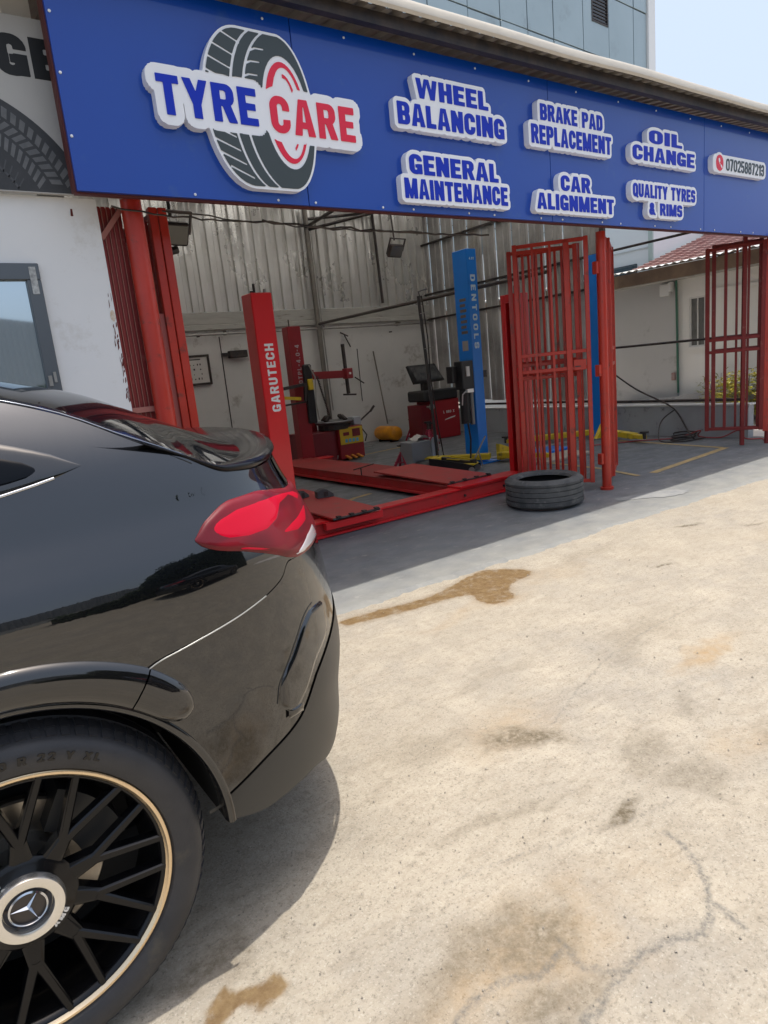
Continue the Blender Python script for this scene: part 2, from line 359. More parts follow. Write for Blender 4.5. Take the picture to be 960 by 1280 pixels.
    da, db = polyd(WET1), polyd(WET2); wet = np.maximum(1-sstep(da, -.014, .016), .9*(1-sstep(db, -.006, .009))); wet = np.maximum(wet, .30*(1-sstep(da, .0, .06)))
    me = bpy.data.meshes.new('ground'); ny, nx = X.shape; Zc = np.zeros_like(X)
    fine = (X > -.6) & (X < 8) & (Y > .5) & (Y < 4); Zc[fine] = ((vnoise(X, Y, 2, 5)-.5)*.006)[fine]
    V = np.stack([X, Y, Zc-.002], -1).reshape(-1, 3); ii = np.arange(ny*nx).reshape(ny, nx)
    Q = np.stack([ii[:-1, :-1], ii[:-1, 1:], ii[1:, 1:], ii[1:, :-1]], -1).reshape(-1, 4)
    me.vertices.add(len(V)); me.vertices.foreach_set('co', V.ravel()); me.loops.add(Q.size); me.loops.foreach_set('vertex_index', Q.ravel())
    me.polygons.add(len(Q)); me.polygons.foreach_set('loop_start', np.arange(len(Q))*4); me.polygons.foreach_set('loop_total', np.full(len(Q), 4)); me.update(calc_edges=True)
    at = me.color_attributes.new('marks', 'FLOAT_COLOR', 'POINT')
    at.data.foreach_set('color', np.stack([oil, rust, crack, wet], -1).reshape(-1).astype(np.float32)); me.shade_smooth()
    o = bpy.data.objects.new('ground', me); COL.objects.link(o); struct(o, 'sandy dusty concrete yard with oil stains and dark repaired cracks')
    m = bpy.data.materials.new('ground_dusty_concrete'); m.use_nodes = True; me.materials.append(m); nt = m.node_tree; N = nt.nodes; L = nt.links; b = N['Principled BSDF']
    tc = N.new('ShaderNodeTexCoord')
    def noise(sc, det=8, ro=.62, stretch=None, dist=0.):
        n = N.new('ShaderNodeTexNoise'); n.inputs['Scale'].default_value = sc; n.inputs['Detail'].default_value = det; n.inputs['Roughness'].default_value = ro; n.inputs['Distortion'].default_value = dist
        if stretch: mp = N.new('ShaderNodeMapping'); mp.inputs['Scale'].default_value = stretch; mp.inputs['Rotation'].default_value = (0, 0, .25); L.new(tc.outputs['Object'], mp.inputs[0]); L.new(mp.outputs[0], n.inputs[0])
        else: L.new(tc.outputs['Object'], n.inputs[0])
        return n.outputs['Fac']
    def rng(f, a, c, t0=0., t1=1.):
        r = N.new('ShaderNodeMapRange'); [r.inputs[k].__setattr__('default_value', v) for k, v in (('From Min', a), ('From Max', c), ('To Min', t0), ('To Max', t1))]; L.new(f, r.inputs['Value']); return r.outputs[0]
    def mul(a, c):
        x = N.new('ShaderNodeMath'); x.operation = 'MULTIPLY'
        for k, v in enumerate((a, c)):
            if isinstance(v, (int, float)): x.inputs[k].default_value = v
            else: L.new(v, x.inputs[k])
        return x.outputs[0]
    def mix(f, a, c):
        x = N.new('ShaderNodeMix'); x.data_type = 'RGBA'; L.new(f, x.inputs['Factor'])
        for s, v in ((6, a), (7, c)):
            if isinstance(v, tuple): x.inputs[s].default_value = (*v, 1)
            else: L.new(v, x.inputs[s])
        return x.outputs[2]
    c = mix(rng(noise(.9), .38, .62), (.365, .318, .248), (.325, .292, .243))
    c = mix(rng(noise(3.2, 9, .7), .42, .66), c, (.43, .378, .298))
    c = mix(rng(noise(7, 9, .75, (1, 2.8, 1), .8), .47, .70, 0, .5), c, (.25, .205, .15))
    c = mix(rng(noise(26, 8, .8), .52, .66, 0, .6), c, (.20, .172, .13))
    c = mix(rng(noise(95, 5, .8), .54, .66, 0, .85), c, (.15, .13, .10))
    c = mix(rng(noise(150, 4, .8), .55, .68, 0, .5), c, (.58, .54, .47))
    ca = N.new('ShaderNodeVertexColor'); ca.layer_name = 'marks'; sp = N.new('ShaderNodeSeparateColor'); L.new(ca.outputs['Color'], sp.inputs[0])
    br = rng(noise(34, 8, .75), .36, .62, .35, 1.25); br2 = rng(noise(60, 7, .8), .38, .62, .0, 1.2)
    c = mix(mul(sp.outputs[1], rng(noise(9, 8, .7), .35, .65, .2, 1.)), c, (.34, .22, .10))
    c = mix(mul(mul(sp.outputs[0], br), 1.15), c, (.125, .10, .065))
    c = mix(mul(mul(sp.outputs[2], br2), .9), c, (.125, .12, .11))
    wetc = mix(rng(noise(22, 8, .75), .4, .62), (.15, .088, .034), (.22, .145, .065)); wm = mul(ca.outputs['Alpha'], rng(noise(9, 10, .82), .34, .50, .35, 1.05)); c = mix(wm, c, wetc)
    L.new(c, b.inputs['Base Color']); L.new(rng(ca.outputs['Alpha'], 0, 1, .93, .5), b.inputs['Roughness']); b.inputs['Specular IOR Level'].default_value = .3
    bp = N.new('ShaderNodeBump'); bp.inputs['Strength'].default_value = .55; bp.inputs['Distance'].default_value = .012
    ad = N.new('ShaderNodeMath'); L.new(noise(30, 9, .75), ad.inputs[0]); L.new(mul(noise(170, 4, .7), .45), ad.inputs[1]); L.new(ad.outputs[0], bp.inputs['Height']); L.new(bp.outputs[0], b.inputs['Normal'])
    return o
ground()

def blob_sheet(name, pts, z, m, rag=.012, seed=0, sub=6):
    """thin sheet with a ragged outline through pts"""
    rg = random.Random(seed); P = [Vector((x, y)) for x, y in pts]; n = len(P); out = []
    for i in range(n):
        p0, p1, p2, p3 = P[i-1], P[i], P[(i+1) % n], P[(i+2) % n]
        for k in range(sub):
            t = k/sub; q = .5*((2*p1)+(-p0+p2)*t+(2*p0-5*p1+4*p2-p3)*t*t+(-p0+3*p1-3*p2+p3)*t**3)
            out.append((q.x+rg.uniform(-rag, rag), q.y+rg.uniform(-rag, rag)*.7))
    tri = tessellate_polygon([[Vector((x, y, 0)) for x, y in out]])
    mb = MB(); mb.add([(x, y, z) for x, y in out], [tuple(t) for t in tri]); o = mb.build(name, m); return o
# loose grit and pebbles
mb = MB()
for k in range(420):
    x = RNG.uniform(.5, 6.5); y = RNG.uniform(.6, 3.35); 
    if RNG.random() < .5: x = RNG.uniform(.5, 2.4); y = RNG.uniform(.6, 2.0)
    s = RNG.uniform(.0015, .0045)*(1 if x < 2.4 else 1.8)
    c = [(x+s*math.cos(a)*RNG.uniform(.7, 1.3), y+s*math.sin(a)*RNG.uniform(.7, 1.3), .001) for a in (0, 1.57, 3.14, 4.71)]
    mb.add(c+[(x, y, .002+s*.8)], [(0, 1, 4), (1, 2, 4), (2, 3, 4), (3, 0, 4)])
struct(mb.build('gravel', mat('grit', (.22, .19, .15), .9, col2=(.45, .4, .33), nscale=30, namt=.5)), 'loose grit scattered over the sandy yard', 'stuff')

# shop floor: dark painted concrete, front edge slightly askew
M_floor = mat('floor_grey_paint', (.17, .18, .19), .62, col2=(.12, .125, .13), nscale=2.2, namt=.7, bump=.25, bscale=40, dirt=(.30, .29, .27), dscale=7, damt=.35, rvar=.12, stretch=(1, 1.6, 1))
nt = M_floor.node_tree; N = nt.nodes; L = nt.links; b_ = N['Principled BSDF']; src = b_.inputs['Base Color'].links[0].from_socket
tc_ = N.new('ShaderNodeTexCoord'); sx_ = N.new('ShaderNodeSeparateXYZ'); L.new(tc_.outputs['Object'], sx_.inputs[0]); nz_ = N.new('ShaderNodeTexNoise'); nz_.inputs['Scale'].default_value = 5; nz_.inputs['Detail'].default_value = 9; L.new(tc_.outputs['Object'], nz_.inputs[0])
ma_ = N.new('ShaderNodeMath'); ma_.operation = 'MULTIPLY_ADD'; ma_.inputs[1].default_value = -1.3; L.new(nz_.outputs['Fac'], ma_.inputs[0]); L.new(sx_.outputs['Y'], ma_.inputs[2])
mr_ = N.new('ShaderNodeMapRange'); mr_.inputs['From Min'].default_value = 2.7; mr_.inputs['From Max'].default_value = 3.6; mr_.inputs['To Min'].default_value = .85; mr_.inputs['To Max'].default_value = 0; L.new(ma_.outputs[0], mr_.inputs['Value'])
mx_ = N.new('ShaderNodeMix'); mx_.data_type = 'RGBA'; L.new(mr_.outputs[0], mx_.inputs['Factor']); L.new(src, mx_.inputs[6]); mx_.inputs[7].default_value = (.27, .265, .24, 1); L.new(mx_.outputs[2], b_.inputs['Base Color'])   # lighter tone along the open edge, painted to strengthen the sunlit strip
mb = MB(); xs = np.arange(.6, 12.01, .035); rg = random.Random(4)
front = [(x, 3.565-(x-1.98)*.0385+rg.uniform(-.014, .014)+.01*math.sin(x*3)) for x in xs]
mb.add([(x, y, .012) for x, y in front]+[(x, 12.6, .012) for x, y in front], [(i, i+1, len(front)+i+1, len(front)+i) for i in range(len(front)-1)])
mb.add([(x, y, .012) for x, y in front]+[(x, y-.05-.015*math.sin(x*9)-rg.uniform(0, .02), -.004) for x, y in front], [(i, len(front)+i, len(front)+i+1, i+1) for i in range(len(front)-1)])
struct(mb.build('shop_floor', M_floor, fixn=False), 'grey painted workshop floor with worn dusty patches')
M_bare = mat('bare_cement', (.30, .30, .285), .9, col2=(.20, .205, .21), nscale=9, namt=.6, bump=.2, bscale=50)
struct(blob_sheet('pavement', [(5.6, 4.05), (5.72, 3.99), (5.95, 3.93), (6.12, 3.82), (6.25, 3.66), (6.08, 3.60), (5.86, 3.66), (5.7, 3.8), (5.52, 3.95)], .016, M_bare, .02, 6), 'bare worn cement patch in the grey floor by the gate post')
M_yel = mat('worn_yellow_paint', (.52, .36, .15), .75, col2=(.36, .27, .14), nscale=11, namt=.9, dirt=(.18, .17, .15), dscale=16, damt=.45)
def strip(name, pts, wd, z, m, label):
    mb = MB()
    for a, b in zip(pts, pts[1:]):
        a = Vector(a); b = Vector(b); d = (b-a).normalized(); n = Vector((-d.y, d.x))*wd/2
        mb.add([(*(a-n-d*wd*.0), z), (*(b-n), z), (*(b+n), z), (*(a+n), z)], [(0, 1, 2, 3)]); z += .0015
    return struct(mb.build(name, m), label)
strip('floor_line', [(6.95, 4.50), (8.95, 4.69)], .095, .016, M_yel, 'faded yellow bay line along the front of the open bay')
strip('floor_line', [(8.93, 4.73), (9.24, 6.6)], .09, .0175, M_yel, 'faded yellow bay line along the right side of the open bay')
strip('floor_line', [(6.72, 4.54), (6.95, 5.2), (7.2, 7.0)], .07, .0175, M_yel, 'faded yellow bay line behind the gate leaves')
strip('floor_line', [(3.62, 6.4), (4.15, 6.72), (4.45, 6.78)], .07, .016, M_yel, 'worn yellow line between the lift runways')
strip('floor_line', [(5.9, 10.05), (7.6, 10.32)], .08, .016, M_yel, 'worn yellow line across the back of the workshop')

# ================================================================ WORKSHOP
M_plaster = mat('grey_plaster', (.70, .69, .66), .85, col2=(.62, .61, .58), nscale=1.1, namt=.6, bump=.12, bscale=30, dirt=(.36, .33, .29), dscale=2.1, damt=.4)
M_beam = mat('concrete_beam', (.46, .45, .41), .85, col2=(.36, .35, .32), nscale=2, namt=.6, stretch=(1, 1, 7), dirt=(.2, .18, .15), dscale=3, damt=.4)
M_sheet = mat('weathered_zinc_sheet', (.68, .67, .65), .34, .6, col2=(.56, .55, .52), nscale=.8, namt=.8, rvar=.12, bump=.04, bscale=2)
M_sheet2 = mat('weathered_zinc_sheet_side', (.52, .51, .49), .42, .45, col2=(.28, .27, .26), nscale=1.4, namt=.7, dirt=(.3, .26, .2), dscale=1.0, damt=.3, rvar=.1)
M_dark = mat('dark_steel', (.035, .035, .04), .5, .6, col2=(.09, .07, .06), nscale=9, namt=.6)
M_pipe = mat('galvanised_pipe', (.45, .44, .42), .4, .8, col2=(.3, .28, .25), nscale=6, namt=.6)
M_white = mat('white_wall_paint', (.80, .80, .79), .7, col2=(.74, .745, .74), nscale=.8, namt=.8, bump=.06, bscale=14, dirt=(.62, .6, .56), dscale=1.7, damt=.1)
Y0B = 12.0
t = thing('back_wall', 'grey plastered rear wall of the workshop with ribbed metal sheets above', 'wall', (5.5, 12, 0))
MB().box(.8, 10.2, 12, 12.15, 0, 2.52).build('plaster', M_plaster, t)
MB().box(.8, 10.2, 11.93, 12.15, 2.52, 2.62, .01).box(.8, 10.2, 11.96, 12.15, 2.62, 2.84, .01).build('beam', M_beam, t)
def ribbed(x0, x1, z0, z1, y, n=4, dep=.055):
    """vertical ribbed sheet in the XZ plane facing -Y, one raised rib per n-th"""
    mb = MB(); prof = []; wd = (x1-x0)/n
    for i in range(n):
        a = x0+i*wd; prof += [(a, 0), (a+wd*.03, -dep), (a+wd*.20, -dep), (a+wd*.23, 0), (a+wd*.60, 0), (a+wd*.63, -.004), (a+wd*.66, 0)]
    prof.append((x1, 0)); m = len(prof)
    for lo, hi in [(z0, z1)]:
        zs = np.linspace(lo, hi, 9)
        P = np.array([[(x, y+d+RNG.normal(0, .0011) if 0 < k < 8 else y+d, z) for x, d in prof] for k, z in enumerate(zs)]); mb.grid(P)
    return mb
xs = np.arange(1.0, 10.1, .92)
for i, x in enumerate(xs):
    dz = RNG.uniform(-.02, .02)
    ribbed(x, min(x+.93, 10.1), 2.845, 5.05, 12.02-(i % 2)*.006, 4).build('ribbed_sheet', M_sheet, t, auto=25)
mb = MB().cyl((.9, 11.86, 2.44), (9.9, 11.86, 2.44), .022)
for x in (3.0, 5.0, 7.1, 9.0): mb.box(x-.02, x+.02, 11.84, 12.0, 2.42, 2.50)
mb.build('conduit', M_pipe, t, auto=40)
mb = MB().box(4.88, 4.895, 11.985, 12.01, .2, 2.4).box(7.9, 7.91, 11.985, 12.01, .9, 2.0); mb.build('plaster_joint', M_dark, t)
mb = MB().box(5.05, 5.27, 11.96, 12, .24, .38, .008); mb.build('socket_box', mat('white_plastic', (.75, .75, .73), .4), t)
for x in (5.10, 5.19): MB().box(x, x+.05, 11.955, 11.961, .27, .33).build('socket', M_dark, t)
mb = MB()
for x, z, l, a in ((7.5, 2.35, .22, -.4), (7.72, 2.05, .30, .9), (7.75, 1.42, .2, -.8), (8.35, 1.45, .2, .7), (8.75, 2.3, .12, 0), (4.45, 2.42, .1, 0)):
    mb.cyl((x, 11.95, z), (x+l*math.cos(a+1.2), 11.9, z+l*math.sin(a)), .014, 6)
mb.build('wall_hook', M_dark, t)
# framed notice on the back wall
t = thing('wall_chart', 'white printed chart in a black frame on the grey back wall', 'chart', (4.35, 11.97, 1.55))
mb = MB()
for a in ((3.86, 4.62, 2.06, 2.10), (3.86, 4.62, 1.56, 1.60)): mb.box(a[0], a[1], 11.95, 11.985, a[2], a[3])
mb.box(3.86, 3.90, 11.95, 11.985, 1.6, 2.06).box(4.58, 4.62, 11.95, 11.985, 1.6, 2.06); mb.build('frame', M_dark, t)
MB().box(3.9, 4.58, 11.965, 11.985, 1.6, 2.06).build('sheet', mat('paper', (.62, .6, .56), .7), t)
mb = MB()
for i in range(9):
    for j in range(4):
        if RNG.random() < .75: x = 3.97+i*.066+RNG.uniform(-.01, .01); z = 1.66+j*.085; mb.box(x, x+RNG.uniform(.01, .03), 11.962, 11.966, z, z+RNG.uniform(.015, .04))
mb.box(4.0, 4.45, 11.962, 11.966, 2.01, 2.03); mb.build('print', M_dark, t)
# left wall of the workshop
t = thing('side_wall', 'grey workshop side wall behind the left gate', 'wall', (1.0, 8, 0))
MB().box(.85, 1.0, 4.53, 12, 0, 4.2).build('plaster', M_plaster, t)

# right side wall: low wall, ribbed sheets and rails
t = thing('low_wall', 'low grey cement wall with pale coping along the open side', 'wall', (9.95, 8.5, 0))
M_cem = mat('grey_cement', (.38, .395, .41), .85, col2=(.31, .32, .33), nscale=2.5, namt=.6, bump=.12, bscale=25, dirt=(.12, .12, .12), dscale=5, damt=.3)
MB().box(9.9, 10.05, 4.86, 12, 0, .49).build('wall_body', M_cem, t); MB().box(9.885, 10.07, 4.84, 12, .49, .515, .004).build('coping', mat('pale_coping', (.62, .62, .6), .8), t)
t = thing('metal_side_wall', 'ribbed metal side wall of the workshop with light in its gaps', 'wall', (9.95, 9.8, .5))
y = 7.35; k = 0
while y < 12:
    w_ = .40 if k % 3 else .36; g = .022 if RNG.random() < .7 else .008; mb = MB(); y1 = min(y+w_, 12)
    prof = [(y, 0), (y+.03, -.025), (y+.07, -.025), (y+.1, 0), (y+.2, 0), (y+.215, -.012), (y+.23, 0), (y1, 0)]
    prof = [p for p in prof if p[0] <= y1]; zt = RNG.uniform(3.1, 5.0)
    mb.grid(np.array([[(9.93+d+.003*math.sin(z*3+k), yy, z) for yy, d in prof] for z in np.linspace(.66+RNG.uniform(-.04, .04), 4.75, 8)])); mb.build('ribbed_sheet', M_sheet2, t, auto=25); y = y1+g; k += 1
for z in (.60, 2.52, 3.05, 4.1): MB().box(9.86, 9.9, 7.3, 12, z-.02, z+.02).build('purlin', M_dark, t)
t = thing('side_railing', 'black pipe rails across the open right side of the bay', 'railing', (9.9, 6.2, .5))
for z in (.575, 1.49, 3.06): MB().cyl((9.93, 4.9, z), (9.93, 7.35, z), .02 if z > 1 else .024, 8).build('rail', M_dark, t, auto=50)
MB().box(9.9, 9.96, 7.27, 7.35, .515, 4.4).build('post', M_dark, t)

# roof
t = thing('workshop_roof', 'long corrugated metal roof above the blue sign', 'roof', (5, 8, 3.8))
M_roof = mat('roof_sheet', (.38, .35, .31), .5, .4, col2=(.28, .25, .22), nscale=4, namt=.6)
M_clear = bpy.data.materials.new('fill_light_fibreglass'); M_clear.use_nodes = True; nt = M_clear.node_tree; tr = nt.nodes.new('ShaderNodeBsdfTranslucent'); tr.inputs[0].default_value = (.88, .87, .84, 1)  # translucent roof sheets added to bring fill light into the dark workshop
df = nt.nodes.new('ShaderNodeBsdfDiffuse'); df.inputs[0].default_value = (.5, .48, .42, 1); mx = nt.nodes.new('ShaderNodeMixShader'); mx.inputs[0].default_value = .15; nt.links.new(tr.outputs[0], mx.inputs[1]); nt.links.new(df.outputs[0], mx.inputs[2]); nt.links.new(mx.outputs[0], nt.nodes['Material Output'].inputs[0])
def roofz(y): return 3.80+(y-3.85)*.148
x = -5.6; 
while x < 10.4:
    mb = MB(); n = 6; wd = .84/n; prof = []
    for i in range(n): a = x+i*wd; prof += [(a, 0), (a+wd*.25, 0), (a+wd*.38, .03), (a+wd*.72, .03), (a+wd*.85, 0)]
    prof.append((x+.85, 0)); P = np.array([[(xx, yy, roofz(yy)+.012+d) for xx, d in prof] for yy in (3.88, 12.3)])
    clear = x > .8 and round((x+5.6)/.84) % 2 == 1
    if clear:
        P = np.array([[(p[0], yy, roofz(yy)+p[2]-roofz(3.88)) for p in P[0]] for yy in (5.6, 12.3)]); f_ = np.array([[(p[0], yy, roofz(yy)+p[2]-roofz(5.6)) for p in P[0]] for yy in (3.88, 5.62)]); m2 = MB().grid(f_); m2.grid(f_+np.array([0, 0, .004])); m2.build('roof_sheet', M_roof, t, auto=25)
    mb.grid(P); mb.grid(P+np.array([0, 0, .004]))
    mb.build('added_skylight_sheet' if clear else 'roof_sheet', M_clear if clear else M_roof, t, auto=25); x += .84
M_lip = mat('pale_flashing', (.62, .57, .48), .5, .1, col2=(.5, .46, .4), nscale=5, namt=.5, stretch=(1, 5, 5))
mb = MB(); xs = np.arange(2.05, 12.6, .25); pr = [(y_+.06, z_+.018) for y_, z_ in ((3.80, 3.792), (3.785, 3.81), (3.785, 3.85), (3.80, 3.875), (3.84, 3.885), (3.93, 3.880), (3.93, 3.874), (3.84, 3.876), (3.81, 3.865), (3.797, 3.85), (3.797, 3.812), (3.806, 3.80))]
P = np.array([[(xx, yy+.004*math.sin(xx*4.1), zz+.005*math.sin(xx*2.3)) for yy, zz in pr+pr[:1]] for xx in xs]); mb.grid(P); mb.build('edge_flashing', M_lip, t, auto=35)
MB().box(-5.6, 2.05, 3.86, 3.92, 3.81, 3.89, .006).build('edge_flashing', mat('grey_flashing', (.2, .19, .18), .6, .2), t)
for yy in (3.97, 6.0, 8.1, 10.2, 11.9): MB().box(-5.5, 10.2, yy-.03, yy+.03, roofz(yy)-.075, roofz(yy)+.004).build('purlin', M_dark, t)
for X_ in (6.95,):
    MB().cyl((X_, 5.9, 2.53), (X_, 11.9, 2.53), .028, 8).build('tie_beam', mat('brown_steel', (.10, .085, .075), .55, .4), t, auto=50)
mb = MB().cyl((3.0, 6.0, 3.9), (6.95, 6.0, 3.9), .02, 6)
for x in np.arange(3.2, 6.9, .9): mb.cyl((x, 6, 3.9), (x+.45, 6, 3.58), .014, 6).cyl((x+.45, 6, 3.58), (x+.9, 6, 3.9), .014, 6)
mb.cyl((3.2, 6, 3.58), (6.8, 6, 3.58), .02, 6); mb.build('truss', M_dark, t)
mb = MB().cyl((6.92, 11.88, 4.35), (6.2, 8.2, 4.2), .03, 6).cyl((6.92, 11.88, 4.3), (8.9, 9.4, 4.55), .03, 6).cyl((8.0, 10.4, 4.45), (8.0, 10.4, 4.7), .02, 6).cyl((6.92, 11.88, 4.5), (9.2, 11.7, 4.75), .03, 6); mb.build('brace', M_dark, t)
MB().box(9.0, 9.9, 6.8, 6.9, 4.1, 4.2).build('beam', M_dark, t)
t = thing('steel_column', 'tall steel column against the grey back wall', 'column', (6.95, 11.88, 0))
MB().cyl((6.98, 11.86, .01), (6.93, 11.86, 4.7), .05, 10).build('tube', mat('brown_grey_steel', (.17, .155, .14), .5, .5, col2=(.26, .24, .21), nscale=3, namt=.6), t, auto=40)
MB().cyl((7.05, 11.82, .8), (6.99, 11.82, 4.4), .014, 8).build('cable', M_pipe, t, auto=50)
MB().cyl((8.62, 11.9, 2.9), (8.55, 11.9, 4.8), .03, 8).build('tube', M_dark, t, auto=50)
t = thing('pole', 'thin dark pole with cable hung from the roof tie beam', 'pole', (6.6, 7.9, 0))
MB().tube([(6.33, 7.8, 2.48), (6.30, 7.8, 2.56), (6.45, 7.8, 2.6)], .012).tube([(6.29, 7.8, 2.5), (6.34, 7.8, 1.7), (6.38, 7.8, .9), (6.42, 7.8, .03)], .024, 8).build('tube', mat('black_grey_tube', (.07, .07, .07), .4, .5), t, auto=50)
MB().tube([(6.33, 7.77, 2.5), (6.375, 7.76, 1.9), (6.37, 7.76, 1.3), (6.43, 7.75, .6), (6.5, 7.75, .1)], .010, 6).build('cable', M_dark, t, auto=50)
mb = MB().cyl((6.27, 7.76, 2.25), (6.42, 7.76, 2.27), .005, 5).cyl((6.3, 7.76, 1.75), (6.47, 7.76, 1.77), .005, 5); mb.build('tie', M_pipe, t)

# white front wall with the window
t = thing('white_wall', 'white painted front wall left of the red gate', 'wall', (0, 4.45, 0))
mb = MB().box(-6, -.75, 4.39, 4.53, 0, 2.66).box(.755, 1.14, 4.39, 4.53, 0, 2.66).box(-.75, .755, 4.39, 4.53, 2.29, 2.66).box(-.75, .755, 4.39, 4.53, 0, .85); mb.build('painted_wall', M_white, t)
mb = MB(); rg = random.Random(11)
for k in range(34):
    z = rg.choice([rg.uniform(1.42, 2.1), rg.uniform(1.42, 1.85)]); x = 1.14-rg.uniform(0, .03); l = rg.uniform(.01, .06); w0 = rg.uniform(.003, .011)
    mb.add([(x-w0, 4.3885, z), (x, 4.3885, z+l*.3), (x+.0, 4.3885, z+l), (x-w0*.6, 4.3885, z+l*.8)], [(0, 1, 2, 3)])
mb.add([(.985, 4.3885, 2.56), (1.0, 4.3885, 2.56), (1.0, 4.3885, 2.6), (.99, 4.3885, 2.6)], [(0, 1, 2, 3)])
mb.build('paint_chip', mat('red_brown_chips', (.12, .02, .015), .8), t)
M_rustst = mat('rust_stain', (.50, .33, .16), .85, col2=(.75, .72, .66), nscale=40, namt=.6)
mb = MB().add([(1.125+.018*math.cos(a)*(1 if math.cos(a) < 0 else .7), 4.3882, 1.99+.035*math.sin(a)) for a in np.linspace(0, 6, 12)], [tuple(range(12))]); mb.build('rust_stain', M_rustst, t)
t = thing('window', 'grey aluminium window in the white wall behind the black car', 'window', (0, 4.39, .85))
M_alu = mat('grey_aluminium', (.13, .145, .16), .4, .5)
fr = MB().box(-.75, .755, 4.36, 4.42, 2.2, 2.29, .004).box(-.75, .755, 4.36, 4.42, .85, .93, .004).box(.68, .755, 4.36, 4.42, .93, 2.2, .004).box(-.75, -.68, 4.36, 4.42, .93, 2.2, .004); fr.build('frame', M_alu, t)
MB().box(-.04, .0, 4.375, 4.41, .93, 2.2, .004).build('mullion', M_alu, t)
M_glassm = mat('reflective_glass', (.52, .60, .66), .03, .9, spec=1)
for a, b in ((-.68, -.04), (0, .68)): MB().box(a, b, 4.395, 4.40, .93, 2.2).build('pane', M_glassm, t)
mb = MB().box(.70, .735, 4.357, 4.36, 2.12, 2.27); mb.build('sticker', mat('pale_sticker', (.6, .62, .6), .5, col2=(.2, .2, .2), nscale=60, namt=.5), t)
mb = MB().box(.69, .71, 4.352, 4.36, 1.60, 1.66).box(.72, .735, 4.352, 4.36, 1.62, 1.68); mb.build('bracket', M_pipe, t)

# banner with GE and a tyre picture
t = thing('banner', 'white printed banner with black letters and a big tyre picture behind the blue sign', 'banner', (0, 4.35, 2.66))
M_ban = mat('banner_vinyl', (.50, .49, .46), .55, col2=(.44, .43, .41), nscale=2, namt=.5)
MB().box(-3, 1.35, 4.34, 4.37, 2.665, 3.56).build('sheet', M_ban, t)
pl = lambda Y: (lambda u, v, d: (u, Y-d, v))
F = U_(*line_fields('GARAGE', -.02, 1.058, 3.262, 3.462, .12, .25, .22))
F2 = lambda X, Z: F(X, Z)-.004
field_mesh(F2, -.1, 1.2, 3.2, 3.5, .005, pl(4.34), 0, .0015).build('lettering', mat('black_print', (.012, .013, .014), .6), t)
cx, cz = .34, 2.47    # printed tyre
def arc_blk(r0, r1, a0, a1, sk=0.): return [(cx+r0*math.cos(a0), cz+r0*math.sin(a0)), (cx+r1*math.cos(a0+sk), cz+r1*math.sin(a0+sk)), (cx+r1*math.cos(a1+sk), cz+r1*math.sin(a1+sk)), (cx+r0*math.cos(a1), cz+r0*math.sin(a1))]
def halfdisc(rx, rz, y, z0): 
    A = np.linspace(math.asin((z0-cz)/rz), PI-math.asin((z0-cz)/rz), 50); return [(cx+rx*math.cos(a), cz+rz*math.sin(a)) for a in A]
mb = MB(); mb.prism(halfdisc(.80, .755, 0, 2.67), pl(4.34), 0, .001); mb.build('tyre_print', mat('print_dark_rubber', (.035, .038, .042), .6, col2=(.055, .057, .062), nscale=9, namt=.5), t)
mb = MB()
for k in range(46):
    a = R(4+k*3.9)
    if cz+.70*math.sin(a) < 2.70: continue
    for r0, r1, sk, f in ((.685, .735, .03, .60), (.615, .67, -.035, .62), (.54, .60, .05, .55)):
        P = arc_blk(r0, r1, a, a+R(3.9)*f, sk)
        if min(p[1] for p in P) > 2.675: mb.prism(P, pl(4.34), .0011, .002)
mb.build('tread_print', mat('print_grey_rubber', (.17, .175, .18), .6, col2=(.10, .105, .11), nscale=12, namt=.6), t)
mb = MB()
for k in range(40):
    a = R(6+k*4.4)
    for r0, r1, sk in ((.44, .50, .06), (.30, .40, -.05)):
        P = arc_blk(r0, r0+.012, a, a+R(4), 0)+[]
        P2 = arc_blk(r0, r1, a, a+R(.9), sk)
        for Q in (P, P2):
            if min(p[1] for p in Q) > 2.675: mb.prism(Q, pl(4.34), .0011, .0018)
mb.build('sidewall_print', mat('print_mid_rubber', (.075, .078, .085), .6), t)

# the long blue sign
t = thing('shop_sign', 'long glossy blue shop sign with raised white lettering plates', 'sign', (5, 4.1, 2.62))
M_blue = mat('blue_acp', (.0012, .050, .35), .30, 0, coat=.5, coat_r=.03, spec=.3, col2=(.003, .060, .37), nscale=.7, namt=.6, bump=.10, bscale=1.3, dirt=(.02, .08, .33), dscale=2.2, damt=.3)
for a, b in ((.98, 2.437), (2.443, 4.877), (4.883, 7.317), (7.323, 9.757), (9.763, 12.2)):
    MB().box(a, b, 4.10, 4.125, 2.625, 3.742, .0015).build('blue_panel', M_blue, t)
MB().box(.97, 12.2, 4.127, 4.16, 2.613, 2.628).box(.97, 1.0, 4.127, 4.2, 2.63, 3.74).build('back_frame', mat('dark_red_frame', (.10, .02, .018), .6), t)
M_plate = mat('white_pvc', (.84, .86, .90), .5, spec=.3); M_lb = mat('letter_blue', (.003, .028, .46), .5, spec=.3); M_lr = mat('letter_red', (.74, .008, .045), .4); M_lg = mat('letter_slate', (.035, .055, .07), .45)
KF = .9866     # the plates stand 5 cm proud of the panels
pf = lambda u, v, d: (u*KF, 4.10-d, 1.5+(v-1.5)*KF)
